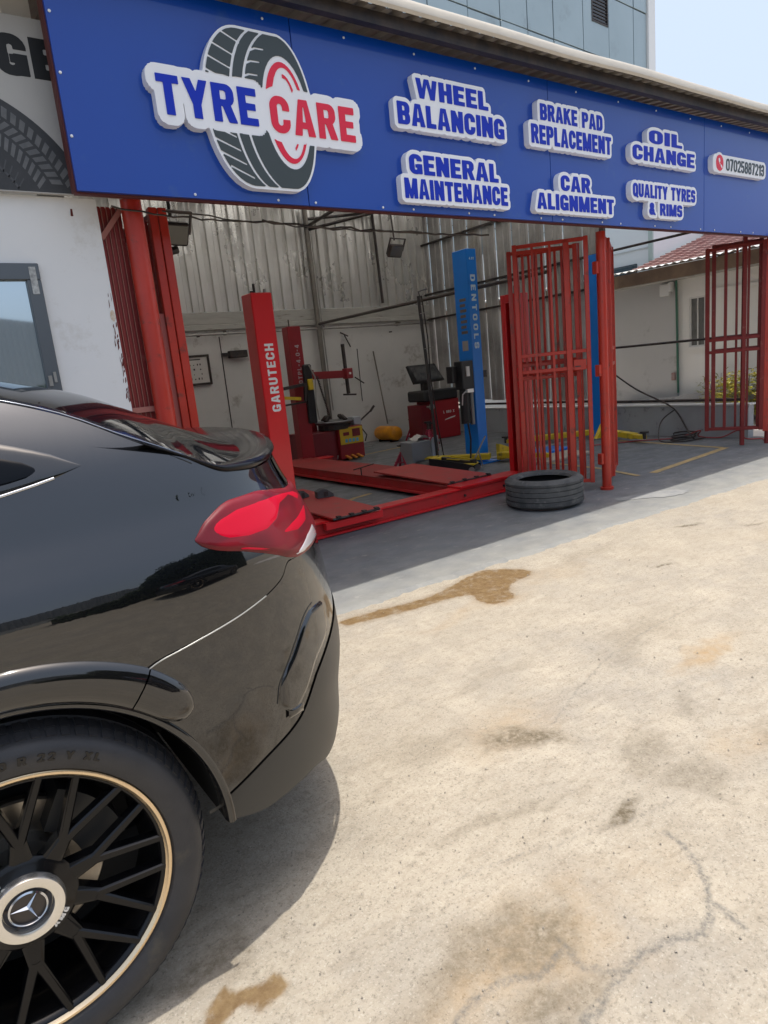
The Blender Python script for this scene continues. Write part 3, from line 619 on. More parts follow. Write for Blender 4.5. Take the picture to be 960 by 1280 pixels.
def plate(lines, mrg=.030, colour=M_lb, name='lettering_plate', extra=None, grow=0.004):
    Fs = []; x0 = z0 = 1e9; x1 = z1 = -1e9
    for txt, a, b, c, d in lines:
        Fs += line_fields(txt, a, b, c, d, .085, .262, .212); x0 = min(x0, a); x1 = max(x1, b); z0 = min(z0, c); z1 = max(z1, d)
    F = U_(*Fs); F = U_(F, extra) if extra else F
    fill = dilate(F, mrg)
    pm = field_mesh(fill, x0-mrg-.03, x1+mrg+.03, z0-mrg-.03, z1+mrg+.03, .006, pf, .0, .055, hole_min=1e9).build(name, M_plate, t, auto=50)
    return pm, F, (x0-.02, x1+.02, z0-.02, z1+.02)
TX = [[('WHEEL', 3.445, 4.17, 3.415, 3.548), ('BALANCING', 3.255, 4.335, 3.222, 3.372)],
      [('GENERAL', 3.325, 4.24, 2.893, 3.030), ('MAINTENANCE', 3.265, 4.335, 2.722, 2.862)],
      [('BRAKE PAD', 4.775, 5.61, 3.425, 3.552), ('REPLACEMENT', 4.655, 5.73, 3.237, 3.385)],
      [('CAR', 5.005, 5.41, 2.885, 3.012), ('ALIGNMENT', 4.69, 5.75, 2.722, 2.852)],
      [('OIL', 6.33, 6.90, 3.402, 3.522), ('CHANGE', 6.06, 7.13, 3.237, 3.368)],
      [('QUALITY TYRES', 6.055, 7.145, 2.902, 3.025), ('& RIMS', 6.32, 6.90, 2.748, 2.862)]]
for L_ in TX:
    p, F, bb = plate(L_); field_mesh(F, *bb, .004, pf, .0555, .059).build('lettering', M_lb, p)
# phone plate
Fp = frr(7.49, 3.238, 8.645, 3.42, .06); Fi = frr(7.53, 3.232, 7.72, 3.44, .09)
p = field_mesh(U_(Fp, Fi), 7.45, 8.7, 3.2, 3.46, .006, pf, 0, .055, hole_min=1e9).build('lettering_plate', M_plate, t, auto=50)
field_mesh(frr(7.555, 3.255, 7.70, 3.415, .08), 7.5, 7.75, 3.22, 3.45, .004, pf, .0555, .059).build('phone_icon', M_lr, p)
hs = U_(fpoly((7.595, 3.37), (7.62, 3.385), (7.635, 3.35), (7.61, 3.335)), fpoly((7.598, 3.36), (7.612, 3.335), (7.65, 3.295), (7.665, 3.31), (7.63, 3.33), (7.62, 3.35)), fpoly((7.64, 3.305), (7.665, 3.28), (7.68, 3.295), (7.655, 3.32)))
field_mesh(hs, 7.56, 7.7, 3.26, 3.41, .004, pf, .0595, .061).build('handset_mark', M_plate, p)
field_mesh(U_(*line_fields('07025887213', 7.76, 8.60, 3.268, 3.39, .11, .19, .15)), 7.74, 8.62, 3.25, 3.41, .004, pf, .0555, .059).build('lettering', M_lg, p)
# main logo: tyre behind TYRE CARE
def fell(x, z, a, b, rot=0.):
    c, s = math.cos(rot), math.sin(rot)
    return lambda X, Z: (np.hypot(((X-x)*c+(Z-z)*s)/a, (-(X-x)*s+(Z-z)*c)/b)-1)*min(a, b)
face = fell(2.335, 3.165, .20, .475, .035); back = fell(2.06, 3.165, .255, .475, .02)
bodyF = U_(face, back, fpoly((2.05, 2.69), (2.34, 2.69), (2.34, 3.64), (2.05, 3.64)))
rimw = fell(2.345, 3.172, .165, .355, .035)
sq = lambda F_: (lambda X, Z: F_(X, (Z-3.17)/.935+3.17))
bodyF = sq(bodyF); rimw = sq(rimw)
word = line_fields('TYRE', 1.51, 2.135, 3.072, 3.285, .11)+line_fields('CARE', 2.225, 2.865, 3.052, 3.268, .13)
wordF = U_(*word); plateF = dilate(wordF, .055)
p0 = field_mesh(U_(dilate(bodyF, .016), plateF), 1.4, 2.98, 2.62, 3.72, .007, pf, 0, .06, hole_min=1e9).build('logo_plate', M_plate, t, auto=50)
def sub_out(F, *G): return lambda X, Z: np.maximum.reduce([F(X, Z)]+[-g(X, Z) for g in G])
nw = lambda X, Z: plateF(X, Z)     # the word plate keeps clear
grooves = []
g1 = S_(fell(2.205, 3.165, .245, .50, .02), fell(2.225, 3.165, .247, .50, .02)); g2 = S_(fell(2.325, 3.165, .285, .51, .02), fell(2.345, 3.165, .287, .51, .02))
left = lambda x: fbox(-9, -9, x, 9)
grooves.append(lambda X, Z: np.maximum(g1(X, Z), X-2.22)); grooves.append(lambda X, Z: np.maximum(g2(X, Z), X-2.24))
def ccut(cxx, zz, ln, th, lean):   # curved sipe
    a = fell(cxx, zz-ln*.8, ln, ln, 0); b = fell(cxx+.004, zz-ln*.8-th, ln, ln, 0)
    return lambda X, Z: np.maximum.reduce([a(X, Z), -b(X, Z), np.abs(X-cxx)-ln*.75, zz-ln*.7-Z])
for k in range(11):
    zz = 2.76+k*.082; dz = (zz-3.165)/.475; xl = 2.06-.255*math.sqrt(max(0, 1-dz*dz)); x1_ = 2.205-.245*math.sqrt(max(0, 1-(dz*.95)**2))
    grooves.append(fpoly((xl-.02, zz+.035), (x1_, zz-.03), (x1_, zz-.018), (xl-.02, zz+.05)))
for k in range(10):
    zz = 2.79+k*.082; dz = (zz-3.165)/.51; xl = 2.335-.285*math.sqrt(max(0, 1-dz*dz)); up = 1 if zz > 3.16 else -1
    grooves.append(fpoly((xl-.01, zz-.012), (xl+.035, zz+.010*up), (xl+.035, zz+.022*up), (xl-.01, zz+.004)))
    grooves.append(fpoly((xl+.03, zz+.010*up), (xl+.095, zz+.012), (xl+.095, zz+.023), (xl+.03, zz+.022*up)))
rub = sub_out(bodyF, rimw, nw, *[sq(g_) for g_ in grooves])
rub2 = lambda X, Z: np.maximum(rub(X, Z), -S_(fell(2.335, 3.165, .198, .473, .035), fbox(9, 9, 10, 10))(X, Z)*0-1)
field_mesh(rub, 1.75, 2.6, 2.66, 3.68, .005, pf, .0605, .064).build('tyre_graphic', mat('logo_slate', (.045, .06, .065), .5), p0)
def arcring(ao, bo, th_in, cut): 
    o = fell(2.345, 3.172, ao, bo, .035); i = fell(2.345+th_in*.4, 3.172, ao-th_in*1.0, bo-th_in, .035)
    o, i, cut = sq(o), sq(i), sq(cut)
    return lambda X, Z: np.maximum.reduce([o(X, Z), -i(X, Z), cut(X, Z), -nw(X, Z)])
r1 = arcring(.14, .318, .032, fbox(-9, 3.1, 9, 9)); r2 = arcring(.14, .318, .032, fbox(-9, -9, 9, 3.1)); 
r3 = arcring(.088, .245, .024, fbox(2.34, 3.1, 9, 3.42)); r4 = arcring(.088, .245, .024, fbox(2.38, 2.5, 9, 3.1))
field_mesh(U_(r1, r2, r3, r4), 2.1, 2.6, 2.8, 3.55, .004, pf, .0605, .064).build('rim_graphic', M_lr, p0)
field_mesh(U_(*word[:4]), 1.48, 2.17, 3.04, 3.31, .004, pf, .0605, .065).build('lettering', M_lb, p0)
field_mesh(U_(*word[4:]), 2.19, 2.9, 3.02, 3.30, .004, pf, .0605, .065).build('lettering', M_lr, p0)
M_screw = mat('pale_screw', (.8, .8, .8), .3, .3)
first = None
for x, z in [(1.0, 3.21), (1.0, 2.9), (1.0, 3.5)]+[(1.65+.42*k+(.14 if k % 2 else 0), 2.645) for k in range(25)]+[(1.65+.6*k, 3.70) for k in range(17)]:
    if first is None: first = MB().lathe([(.0, 0), (.008, 0), (.008, -.004), (.0, -.006)], (0, 4.0995, 0), 'Y', 8).build('screw', M_screw, t); c = first
    else: c = first.copy(); COL.objects.link(c)
    c.location = (x, 0, z)
# wires sagging under the sign and along the roof edge
def sagline(a, b, n=16, s=.05, wob=.006, seed=1):
    rg = random.Random(seed); a = Vector(a); b = Vector(b)
    return [a.lerp(b, k/n)+Vector((0, rg.uniform(-wob, wob), rg.uniform(-wob, wob)-s*4*(k/n)*(1-k/n))) for k in range(n+1)]
mb = MB().tube(sagline((1.2, 4.3, 2.60), (2.2, 4.35, 2.57), s=.02), .006, 5).tube(sagline((2.2, 4.35, 2.57), (4.4, 4.4, 2.56), 24, .015, .01), .008, 5).tube(sagline((1.5, 4.3, 2.6), (3.6, 4.35, 2.55), 20, .03, .012, 4), .005, 5)
tag(mb.build('cable', M_dark), 'thin black cables sagging under the blue sign', 'cable')
mb = MB().tube(sagline((2.1, 3.96, 3.765), (11, 3.96, 3.76), 60, .0, .006, 8), .006, 5)
tag(mb.build('rope', mat('old_rope', (.3, .27, .2), .8)), 'thin cord strung under the roof edge above the sign', 'cord')

# ================================================================ BEYOND THE WORKSHOP
M_pan = mat('pale_teal_cladding', (.29, .375, .42), .35, .1, col2=(.255, .335, .375), nscale=.25, namt=.8, dirt=(.22, .28, .31), dscale=.5, damt=.4, coat=.2, coat_r=.15)
t = thing('tall_building', 'tall pale blue building clad in square panels behind the roof', 'building', (38.5, 25, 0))
rot = Matrix.Translation((38.5, 25, 0)) @ Matrix.Rotation(R(4), 4, 'Z')
MB().box(-34, -.05, .12, 20, 0, 24).build('core', mat('building_core', (.06, .07, .08), .8), t, xf=rot)
pn = [[], [], []]; zs = [-.3, 2.4, 5.0, 7.6, 10.2, 12.9, 14.05, 16.75, 19.82, 22.3, 24.2]; xs = [0, -1.4, -3.9, -6.3, -8.85, -10.9, -12.9, -15.1, -17.6]
while xs[-1] > -33: xs.append(xs[-1]-RNG.uniform(2.0, 2.35))
big = MB(); 
for i in range(len(xs)-1):
    for j in range(len(zs)-1):
        x0, x1, z0, z1 = xs[i+1]+.03, xs[i]-.03, zs[j]+.03, zs[j+1]-.03
        if z1 < 13: big.box(x0, x1, 0, .1, z0, z1); continue
        if i == 2 and j == 7:   # the panel with the dark opening
            a, b, c, d = -5.5, -3.99, 18.3, 19.74
            o = MB().box(x0, x1, 0, .1, d, z1).box(x0, x1, 0, .1, z0, c).box(x0, a, 0, .1, c, d).box(b, x1, 0, .1, c, d).build('cladding_panel', M_pan, t, xf=rot)
            continue
        dy = RNG.uniform(-.015, .015); MB().box(x0, x1, dy, .1+dy, z0, z1, .01).build('cladding_panel', M_pan, t, xf=rot)
struct(big.build('lower_cladding', M_pan, t, xf=rot), None, 'stuff')
a, b, c, d = -5.5, -3.99, 18.3, 19.74
wd = MB().box(a, b, -.03, .11, c, c+.08).box(a, b, -.03, .11, d-.08, d).box(a, a+.07, -.03, .11, c+.08, d-.08).box(b-.07, b, -.03, .11, c+.08, d-.08).build('window', M_dark, t, xf=rot)
MB().box(a+.07, b-.07, .04, .05, c+.08, d-.08).build('pane', mat('dark_glass', (.02, .022, .025), .1), wd, xf=rot)
mb = MB()
for k in range(8): mb.box(a+.08, b-.08, .0, .03, c+.13+k*.16, c+.17+k*.16)
mb.build('louvre', M_dark, wd, xf=rot)
MB().box(.02, .75, -.12, 20, 0, 21.3, .02).build('corner_column', mat('white_cladding', (.70, .72, .73), .4), t, xf=rot)
MB().box(.1, 1.3, -.35, -.02, 21.3, 21.5).build('light_fitting', M_dark, t, xf=rot)

# neighbouring bungalow
M_ngrey = mat('neighbour_grey_wall', (.52, .52, .51), .9, col2=(.47, .47, .46), nscale=.6, namt=.6, dirt=(.3, .3, .29), dscale=1.5, damt=.3)
M_nwhite = mat('neighbour_white_wall', (.86, .85, .81), .85, col2=(.82, .81, .77), nscale=.7, namt=.6)
t = thing('neighbour_house', 'low white and grey house with red tiled roof beyond the railing', 'house', (13, 8, 0))
MB().box(12.44, 12.7, 7.5, 14, 0, 2.66).build('grey_wall', M_ngrey, t)
mb = MB().box(12.5, 12.7, 2, 6.97, 0, 2.68).box(12.5, 12.7, 7.29, 7.5, 0, 2.68).box(12.5, 12.7, 6.97, 7.29, 2.29, 2.68).box(12.5, 12.7, 6.97, 7.29, 0, 1.36).box(12.47, 12.5, 2, 6.85, 2.32, 2.38); mb.build('white_wall', M_nwhite, t)
wf = MB().box(12.52, 12.56, 6.97, 7.0, 1.36, 2.29).box(12.52, 12.56, 7.26, 7.29, 1.36, 2.29).box(12.52, 12.56, 7.0, 7.26, 1.36, 1.39).box(12.52, 12.56, 7.0, 7.26, 2.26, 2.29).box(12.52, 12.56, 7.12, 7.14, 1.39, 2.26).build('window', mat('white_frame', (.7, .7, .68), .5), t)
for a, b in ((7.0, 7.12), (7.14, 7.26)): MB().box(12.545, 12.55, a, b, 1.39, 2.26).build('pane', mat('grey_glass', (.11, .115, .11), .15, col2=(.2, .2, .19), nscale=8, namt=.6, stretch=(1, 5, 1)), wf)
MB().box(12.46, 12.5, 6.94, 7.32, 1.30, 1.35).build('sill', M_nwhite, t)
MB().box(12.2, 12.35, 1.8, 14, 2.66, 2.90).build('fascia_board', mat('brown_fascia', (.17, .12, .09), .8, col2=(.28, .2, .14), nscale=3, namt=.7), t)
MB().box(12.2, 12.5, 1.8, 14, 2.645, 2.66).build('soffit', M_beam, t)
mb = MB(); P = np.array([[(xx, yy, 2.91+(xx-11.9)*.12+.015*math.sin(yy*40)) for yy in np.arange(1.8, 14, .04)] for xx in (11.95, 12.5)]); mb.grid(P); mb.build('eave_sheet', mat('pale_zinc', (.72, .71, .68), .4, .5), t)
M_tile = mat('red_roof_tile', (.30, .155, .14), .75, col2=(.37, .25, .23), nscale=3, namt=.8, dirt=(.42, .33, .31), dscale=6, damt=.4)
mb = MB()
for k in range(15):
    z0 = 2.93+k*.055; x0 = 12.35+k*.20
    ys_ = np.arange(1.8, 8.6, .15)
    P = np.array([[(xx, yy, zz+.006*(j_ % 2)) for j_, yy in enumerate(ys_)] for xx, zz in ((x0, z0), (x0, z0+.030), (x0+.23, z0+.062))]); mb.grid(P)
struct(mb.build('roof_tiles', M_tile, t), None, 'stuff')
MB().box(15.3, 15.55, 1.8, 8.6, 3.74, 3.82, .03).build('ridge', M_tile, t)
MB().cyl((12.42, 7.47, .5), (12.42, 7.50, 2.64), .022, 8).build('drainpipe', mat('green_pipe', (.05, .16, .11), .5), t, auto=50)
MB().box(12.36, 12.43, 7.62, 7.82, 2.38, 2.6, .01).box(12.3, 12.43, 7.55, 7.6, 2.45, 2.62, .01).build('meter_box', mat('white_box', (.7, .7, .68), .5), t)
MB().box(12.39, 12.43, 7.52, 7.60, .75, .9, .01).build('tap_box', M_tile, t)
# pale block of flats and white canopy beyond
t = thing('pale_house', 'pale blue and white block beyond the tiled roof', 'building', (15, 10, 0))
MB().box(13.4, 20, 8.62, 14, 0, 4.3).build('wall', mat('pale_wall', (.62, .68, .70), .8), t)
MB().box(13.36, 13.4, 8.60, 8.70, 0, 4.3).build('corner_pipe', mat('pale_green_pipe', (.35, .45, .43), .6), t)
f = MB().box(13.36, 13.4, 9.0, 10.6, 2.9, 3.22).build('window', mat('slate_frame', (.06, .085, .1), .4), t)
MB().box(13.35, 13.36, 9.05, 10.5, 2.94, 3.18).build('pane', mat('slate_glass', (.05, .08, .1), .15), f)
MB().box(13.38, 13.4, 8.62, 14, 3.50, 3.52).build('ledge', mat('ledge', (.45, .5, .52), .7), t)
t = thing('canopy', 'white canopy roof peeping over the tiled roof ridge', 'canopy', (17, 8.2, 0))
mb = MB(); A = np.linspace(0, 1, 14)
P = np.array([[(xx, 9.6-a*3.2, 4.15+.85*(1-(1-min(a*1.8, 1))**2)*.45) for a in A] for xx in (17, 19)]); mb.grid(P);
mb.build('roof_cloth', mat('white_canvas', (.8, .78, .74), .7), t); MB().box(17.05, 18.9, 6.5, 9.5, 0, 4.1).build('body', mat('cream_wall', (.66, .63, .56), .8), t)
t = thing('water_tank', 'brown round tank top showing just under the sign', 'tank', (16.2, 8.7, 0))
MB().lathe([(0, 4.95), (.25, 4.9), (.5, 4.72), (.62, 4.45), (.62, 4.35), (.5, 4.2), (.2, 4.05), (0, 4.0)], (16.2, 8.65, -.1), 'Z', 20).build('drum', mat('brown_tank', (.13, .09, .07), .6), t, auto=50)
MB().box(16, 16.4, 8.45, 8.85, 0, 4.2).build('stand', M_dark, t)
struct(MB().box(10.05, 12.44, -3, 14, .0, .018).build('pavement', mat('pink_pavers', (.62, .56, .52), .9, col2=(.54, .49, .45), nscale=4, namt=.6)), 'paved strip between the workshop and the neighbouring house')
t = thing('planter', 'sloping dark grey kerb below the white wall', 'kerb', (12, 6.9, 0))
mb = MB().prism([(8.6, 0), (5.2, 0), (5.2, .52), (6.6, .55), (7.6, .42), (8.6, .36)], lambda u, v, d: (12.1+d, u, v), 0, .3); mb.build('kerb_body', M_cem, t)
# shrubs
def leaf_shrub(name, label, base, h, r, n, col, col2, seed, blade=(.10, .018), up=.6):
    rg = np.random.default_rng(seed); t = thing(name, label, 'plant', base, 'shrubs beyond the railing'); bx, by, bz = base
    mb = MB()
    for k in range(7):
        a = k*.9+seed; mb.cyl((bx+.02*math.cos(a), by+.02*math.sin(a), bz), (bx+r*.6*math.cos(a), by+r*.6*math.sin(a), bz+h*rg.uniform(.5, .9)), .008, 5, r1=.003)
    mb.build('stem', mat('green_stem', (.12, .1, .05), .8), t)
    mb = MB()
    for k in range(n):
        a = rg.uniform(0, 2*PI); q = rg.uniform(.1, 1)**.6; z = bz+h*(.15+.85*rg.uniform(0, 1)*(1-.35*q)); x = bx+r*q*math.cos(a); y = by+r*q*math.sin(a)
        a2 = a+rg.normal(0, .7); L_ = blade[0]*rg.uniform(.6, 1.4); d = Vector((math.cos(a2), math.sin(a2), rg.uniform(-.2, 1)*up+.1)).normalized(); s_ = d.cross(Vector((0, 0, 1))).normalized()*blade[1]*rg.uniform(.7, 1.3)
        p = Vector((x, y, z)); mb.add([p, p+d*L_*.5+s_, p+d*L_+Vector((0, 0, -L_*.25)), p+d*L_*.5-s_], [(0, 1, 2, 3)])
    m = mat(name+str(seed)+'_leaf', col, .5, col2=col2, nscale=5, namt=.7); struct(mb.build('foliage', m, t, fixn=False), None, 'stuff'); return t
leaf_shrub('shrub', 'olive spiky shrub nearest the white wall window', (11.9, 6.35, 0), 1.0, .35, 420, (.16, .17, .03), (.30, .25, .05), 1, (.16, .012), 1.0)
leaf_shrub('shrub', 'bright yellow green shrub seen through the right gate bars', (11.6, 5.75, 0), 1.05, .42, 900, (.30, .33, .02), (.42, .33, .03), 2, (.11, .02), .5)
leaf_shrub('shrub', 'yellowish shrub beside the right gate post', (11.8, 5.25, 0), .85, .38, 700, (.33, .27, .05), (.2, .2, .03), 3, (.12, .018), .6)
leaf_shrub('shrub', 'dark green shrub at the right edge of the view', (12.0, 4.7, 0), 1.7, .45, 1300, (.035, .08, .015), (.08, .13, .03), 4, (.10, .022), .4)

# across the yard, seen as reflections in the window and the car
t = thing('metal_shed', 'long grey corrugated shed across the yard mirrored in the window', 'shed', (0, -16, 0))
mb = MB(); prof = []
for k in range(260):
    a = -20+k*.17; prof += [(a, 0), (a+.05, .03), (a+.10, .03), (a+.14, 0)]
def gab(x): return 5.4-abs(x+4)*.16
mb.grid(np.array([[(x, -16+d, z if z < 1 else gab(x)) for x, d in prof] for z in (.99, 6)])); mb.build('wall_cladding', mat('grey_blue_sheet', (.30, .32, .33), .5, .2), t)
MB().box(-20, 24.3, -16.1, -15.98, 0, 1.0).build('base_wall', mat('white_base', (.6, .6, .58), .8), t)
MB().box(-20, 24.3, -26, -16.1, 0, 3).build('shed_body', M_cem, t)
def tree(x, y, h, r, label, seed):
    rg = np.random.default_rng(seed); t = thing('tree', label, 'tree', (x, y, 0), 'trees across the yard'); mb = MB().tube([(x, y, 0), (x+.1, y, h*.3), (x-.05, y+.1, h*.6)], .22, 9, r1=.1)
    for k in range(9):
        a = k*.7+seed; mb.cyl((x, y, h*.35+.05*h*(k % 4)), (x+r*.7*math.cos(a), y+r*.7*math.sin(a), h*rg.uniform(.6, .9)), .07, 6, r1=.02)
    mb.build('trunk', mat('bark', (.10, .075, .05), .9), t); mb = MB(); C_ = [(x+rg.normal(0, r*.45), y+rg.normal(0, r*.45), h*.72+rg.normal(0, h*.13)) for k in range(22)]
    for k in range(5200):
        c = C_[k % 22]; p = Vector((c[0]+rg.normal(0, r*.2), c[1]+rg.normal(0, r*.2), c[2]+rg.normal(0, r*.17))); d = Vector(rg.normal(0, 1, 3)).normalized(); e = d.cross(Vector(rg.normal(0, 1, 3))).normalized(); s_ = .15
        mb.add([p, p+d*s_+e*s_*.4, p+d*2*s_, p+d*s_-e*s_*.4], [(0, 1, 2, 3)])
    struct(mb.build('crown', mat('tree_leaf', (.04, .075, .02), .6, col2=(.07, .11, .03), nscale=1, namt=.7), t, fixn=False), None, 'stuff')
t = thing('hedge', 'dark overgrown hedge across the yard mirrored in the car side', 'hedge', (8, -6.8, 0))
hx = [1.0, 2.0, 2.7, 3.1, 3.6, 4.4, 6, 8, 11, 15]; hz = [1.0, 1.35, 1.7, 2.7, 3.7, 4.2, 4.6, 4.9, 5.2, 5.0]; mb = MB()
for x0, x1, z0, z1 in zip(hx, hx[1:], hz, hz[1:]): mb.add([(x0, -6.5, 0), (x1, -6.5, 0), (x1, -6.5, z1-.2), (x0, -6.5, z0-.2), (x0, -7.6, 0), (x1, -7.6, 0), (x1, -7.6, z1-.2), (x0, -7.6, z0-.2)], [(0, 1, 2, 3), (7, 6, 5, 4), (3, 2, 6, 7), (0, 3, 7, 4), (1, 5, 6, 2)])
M_hl = mat('hedge_leaf', (.035, .06, .018), .7, col2=(.06, .09, .025), nscale=2, namt=.8); mb.build('branches', mat('hedge_core', (.02, .03, .01), .95), t)
rg = np.random.default_rng(12); mb = MB()
for k in range(15000):
    x = rg.uniform(1, 15); zt = np.interp(x, hx, hz)+.22*math.sin(x*3.1)+.15*math.sin(x*7.7+1); z = rg.uniform(0, 1)**.6*zt; y = -6.5+rg.uniform(0, .22)-(.9*rg.random() if z > zt-.4 else 0)
    p = Vector((x, y, z)); d = Vector(rg.normal(0, 1, 3)).normalized(); e = d.cross(Vector(rg.normal(0, 1, 3))).normalized(); q = rg.uniform(.06, .13); mb.add([p, p+d*q+e*q*.4, p+d*2*q, p+d*q-e*q*.4], [(0, 1, 2, 3)])
struct(mb.build('foliage', M_hl, t, fixn=False), None, 'stuff')

# ================================================================ GATES
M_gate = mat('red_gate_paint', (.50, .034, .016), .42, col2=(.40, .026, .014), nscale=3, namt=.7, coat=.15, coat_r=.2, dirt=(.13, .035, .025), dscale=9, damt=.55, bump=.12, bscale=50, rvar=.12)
M_gate_shade = mat('shaded_red_gate_paint', (.19, .014, .014), .5, col2=(.24, .02, .016), nscale=3, namt=.7, dirt=(.3, .1, .08), dscale=9, damt=.25)  # gate red darkened to colour in the shade on inner leaves and posts
def leaf(label, a, b, z0, z1, n, m=M_gate, rails=(1.33, 1.50), st=.045, bar=.025, extra=(), lockbox=False):
    """barred gate leaf standing from a to b (x,y)"""
    t = thing('gate_leaf', label, 'gate', (*a, z0), 'folding red gate leaves'); A = Vector(a); B = Vector(b); d = (B-A).normalized()
    P = lambda q, z: (A.x+(B.x-A.x)*q, A.y+(B.y-A.y)*q, z)
    L = (B-A).length
    for q in (0, 1): MB().obox(P(q, z0), P(q, z1), st, st, (*d, 0), .004).build('stile', m, t)
    e = st/2/L
    for z in (z0+st/2, z1-st/2)+tuple(rails): MB().obox(P(e, z), P(1-e, z), st*.62, st*.8, c=.003).build('rail', m, t)
    proto = None
    for k in range(1, n):
        q = k/n; o = MB().obox(P(q, z0+st*.9), P(q, z1-st*.9), bar, bar, (*d, 0), .002).build('bar', m, t)
    if lockbox: MB().obox(P(.04, 1.36), P(.22, 1.36), .05, .11, c=.004).build('lock_box', m, t); MB().obox(P(.12, 1.345), P(.2, 1.345), .056, .012).build('bolt', M_dark, t)
    for q, l_ in extra: MB().obox(P(q, z0+.03), P(q, z1-.03), l_, l_, (*d, 0), .003).build('bar', m, t)
    return t
def post(label, x, y, z1, r, m=M_gate, n=20):
    t = thing('gate_post', label, 'post', (x, y, 0), 'red gate posts'); MB().cyl((x, y, .006), (x, y, z1), r, n).build('tube', m, t, auto=40); return t
# bay gate in the middle: round post, folded leaves
p = post('round red gate post standing on the bare cement patch', 5.945, 4.40, 2.64, .048)
MB().cyl((5.945, 4.40, .013), (5.945, 4.40, .04), .07, 16).build('foot', M_gate, p)
for z in (.35, 1.28, 2.3): MB().box(5.86, 5.90, 4.39, 4.45, z-.06, z+.06, .006).build('hinge', M_gate, p)
leaf('open red gate leaf nearest the round post, behind the loose tyre', (5.835, 4.50), (5.36, 5.02), .10, 2.62, 4, lockbox=True, extra=((.28, .05),))
leaf('second folded leaf in the middle gate, with closely set bars', (5.82, 4.62), (5.55, 5.18), .12, 2.57, 9, rails=(1.30, 1.42))
leaf('rearmost folded leaf in the middle gate, close to the lift column', (5.90, 4.66), (5.40, 5.14), .11, 2.58, 5, rails=(1.26, 1.40))
leaf('red gate leaf folded edge on at the right of the round post', (6.06, 4.44), (6.66, 4.82), .12, 2.60, 4)
leaf('thin outer leaf next to the round post on its open side', (6.14, 4.46), (6.74, 4.85), .12, 2.60, 3)
mb = MB().box(5.5, 6.8, 4.46, 4.52, 2.75, 2.80); t = thing('gate_track', 'dark red overhead gate track hidden under the sign', 'track', (5, 4.5, 2.6)); mb.build('track', M_gate_shade, t)
MB().box(1.1, 9.6, 4.53, 4.59, 2.76, 2.82).build('track_beam', M_dark, t)
# right hand gate
p = post('slim dark post at the right edge of the photo', 9.47, 4.40, 2.8, .03, M_gate_shade)
leaf('right gate leaf in shade with wide spaced bars', (9.30, 4.40), (9.06, 5.02), .22, 2.66, 3, M_gate_shade, rails=(1.30, 1.46), st=.05, bar=.035)
leaf('right gate leaf folded behind the shaded one', (9.38, 4.48), (9.13, 4.97), .22, 2.70, 4, M_gate_shade, rails=(1.32, 1.48), st=.05, bar=.03)
leaf('bright red gate leaf standing edge on beside the right post', (9.335, 4.36), (9.55, 4.46), .20, 2.72, 2, M_gate, st=.06)
post('dark square post behind the right gate leaves', 9.24, 4.62, 3.0, .034, M_gate_shade, 4)
# left hand gate
p = post('thick round red post beside the white wall', 1.345, 4.39, 2.68, .062, M_gate, 28)
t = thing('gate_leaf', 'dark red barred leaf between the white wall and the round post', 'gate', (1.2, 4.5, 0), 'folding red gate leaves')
MB().box(1.15, 1.30, 4.66, 4.68, .1, 2.66).build('backing_sheet', M_gate_shade, t)
for k, x in enumerate((1.165, 1.195, 1.225, 1.255, 1.285)): MB().box(x-.011, x+.011, 4.46, 4.50, .12, 2.64, .003).build('bar', M_gate_shade, t)
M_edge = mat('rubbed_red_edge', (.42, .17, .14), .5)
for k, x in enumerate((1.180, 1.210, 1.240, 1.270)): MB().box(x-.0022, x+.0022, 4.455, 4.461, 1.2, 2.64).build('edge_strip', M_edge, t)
MB().box(1.15, 1.30, 4.44, 4.455, 1.385, 1.42).build('rail', M_edge, t); MB().obox((1.15, 4.445, 2.45), (1.29, 4.445, 2.62), .02, .03).build('brace', M_edge, t)
def stile_leaf(label, x, y, x1, y1, z1, w_=.055):
    t = thing('gate_leaf', label, 'gate', (x, y, 0), 'folding red gate leaves')
    MB().box(x-w_/2, x+w_/2, y, y+.05, .1, z1, .004).build('stile', M_gate, t); MB().box(x1-.02, x1+.02, y1-.04, y1, .1, z1, .003).build('stile', M_gate_shade, t)
    for k in range(1, 4): q = k/4; MB().box(x+(x1-x)*q-.012, x+(x1-x)*q+.012, y+(y1-y)*q-.012, y+(y1-y)*q+.012, .15, z1-.04).build('bar', M_gate_shade, t)
    for z in (.14, 1.4, z1-.05): MB().obox((x, y+.05, z), (x1, y1-.04, z), .03, .035).build('rail', M_gate_shade, t)
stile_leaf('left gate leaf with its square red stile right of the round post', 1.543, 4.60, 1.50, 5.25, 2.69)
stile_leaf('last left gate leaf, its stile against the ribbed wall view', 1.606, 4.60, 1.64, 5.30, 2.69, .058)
MB().box(1.47, 1.52, 4.62, 4.66, .1, 2.02, .003).build('bar', mat('faded_red_pink', (.36, .09, .08), .6), bpy.data.objects['gate_leaf'])
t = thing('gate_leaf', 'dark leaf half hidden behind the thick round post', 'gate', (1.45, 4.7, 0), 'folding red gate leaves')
MB().box(1.40, 1.49, 4.70, 4.76, .1, 2.62, .004).build('stile', M_gate_shade, t)
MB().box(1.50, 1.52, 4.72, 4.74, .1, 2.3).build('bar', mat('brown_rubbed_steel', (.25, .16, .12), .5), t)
for z in (.2, 1.4, 2.5): MB().box(1.38, 1.5, 4.77, 4.81, z, z+.04).build('rail', M_gate_shade, t)

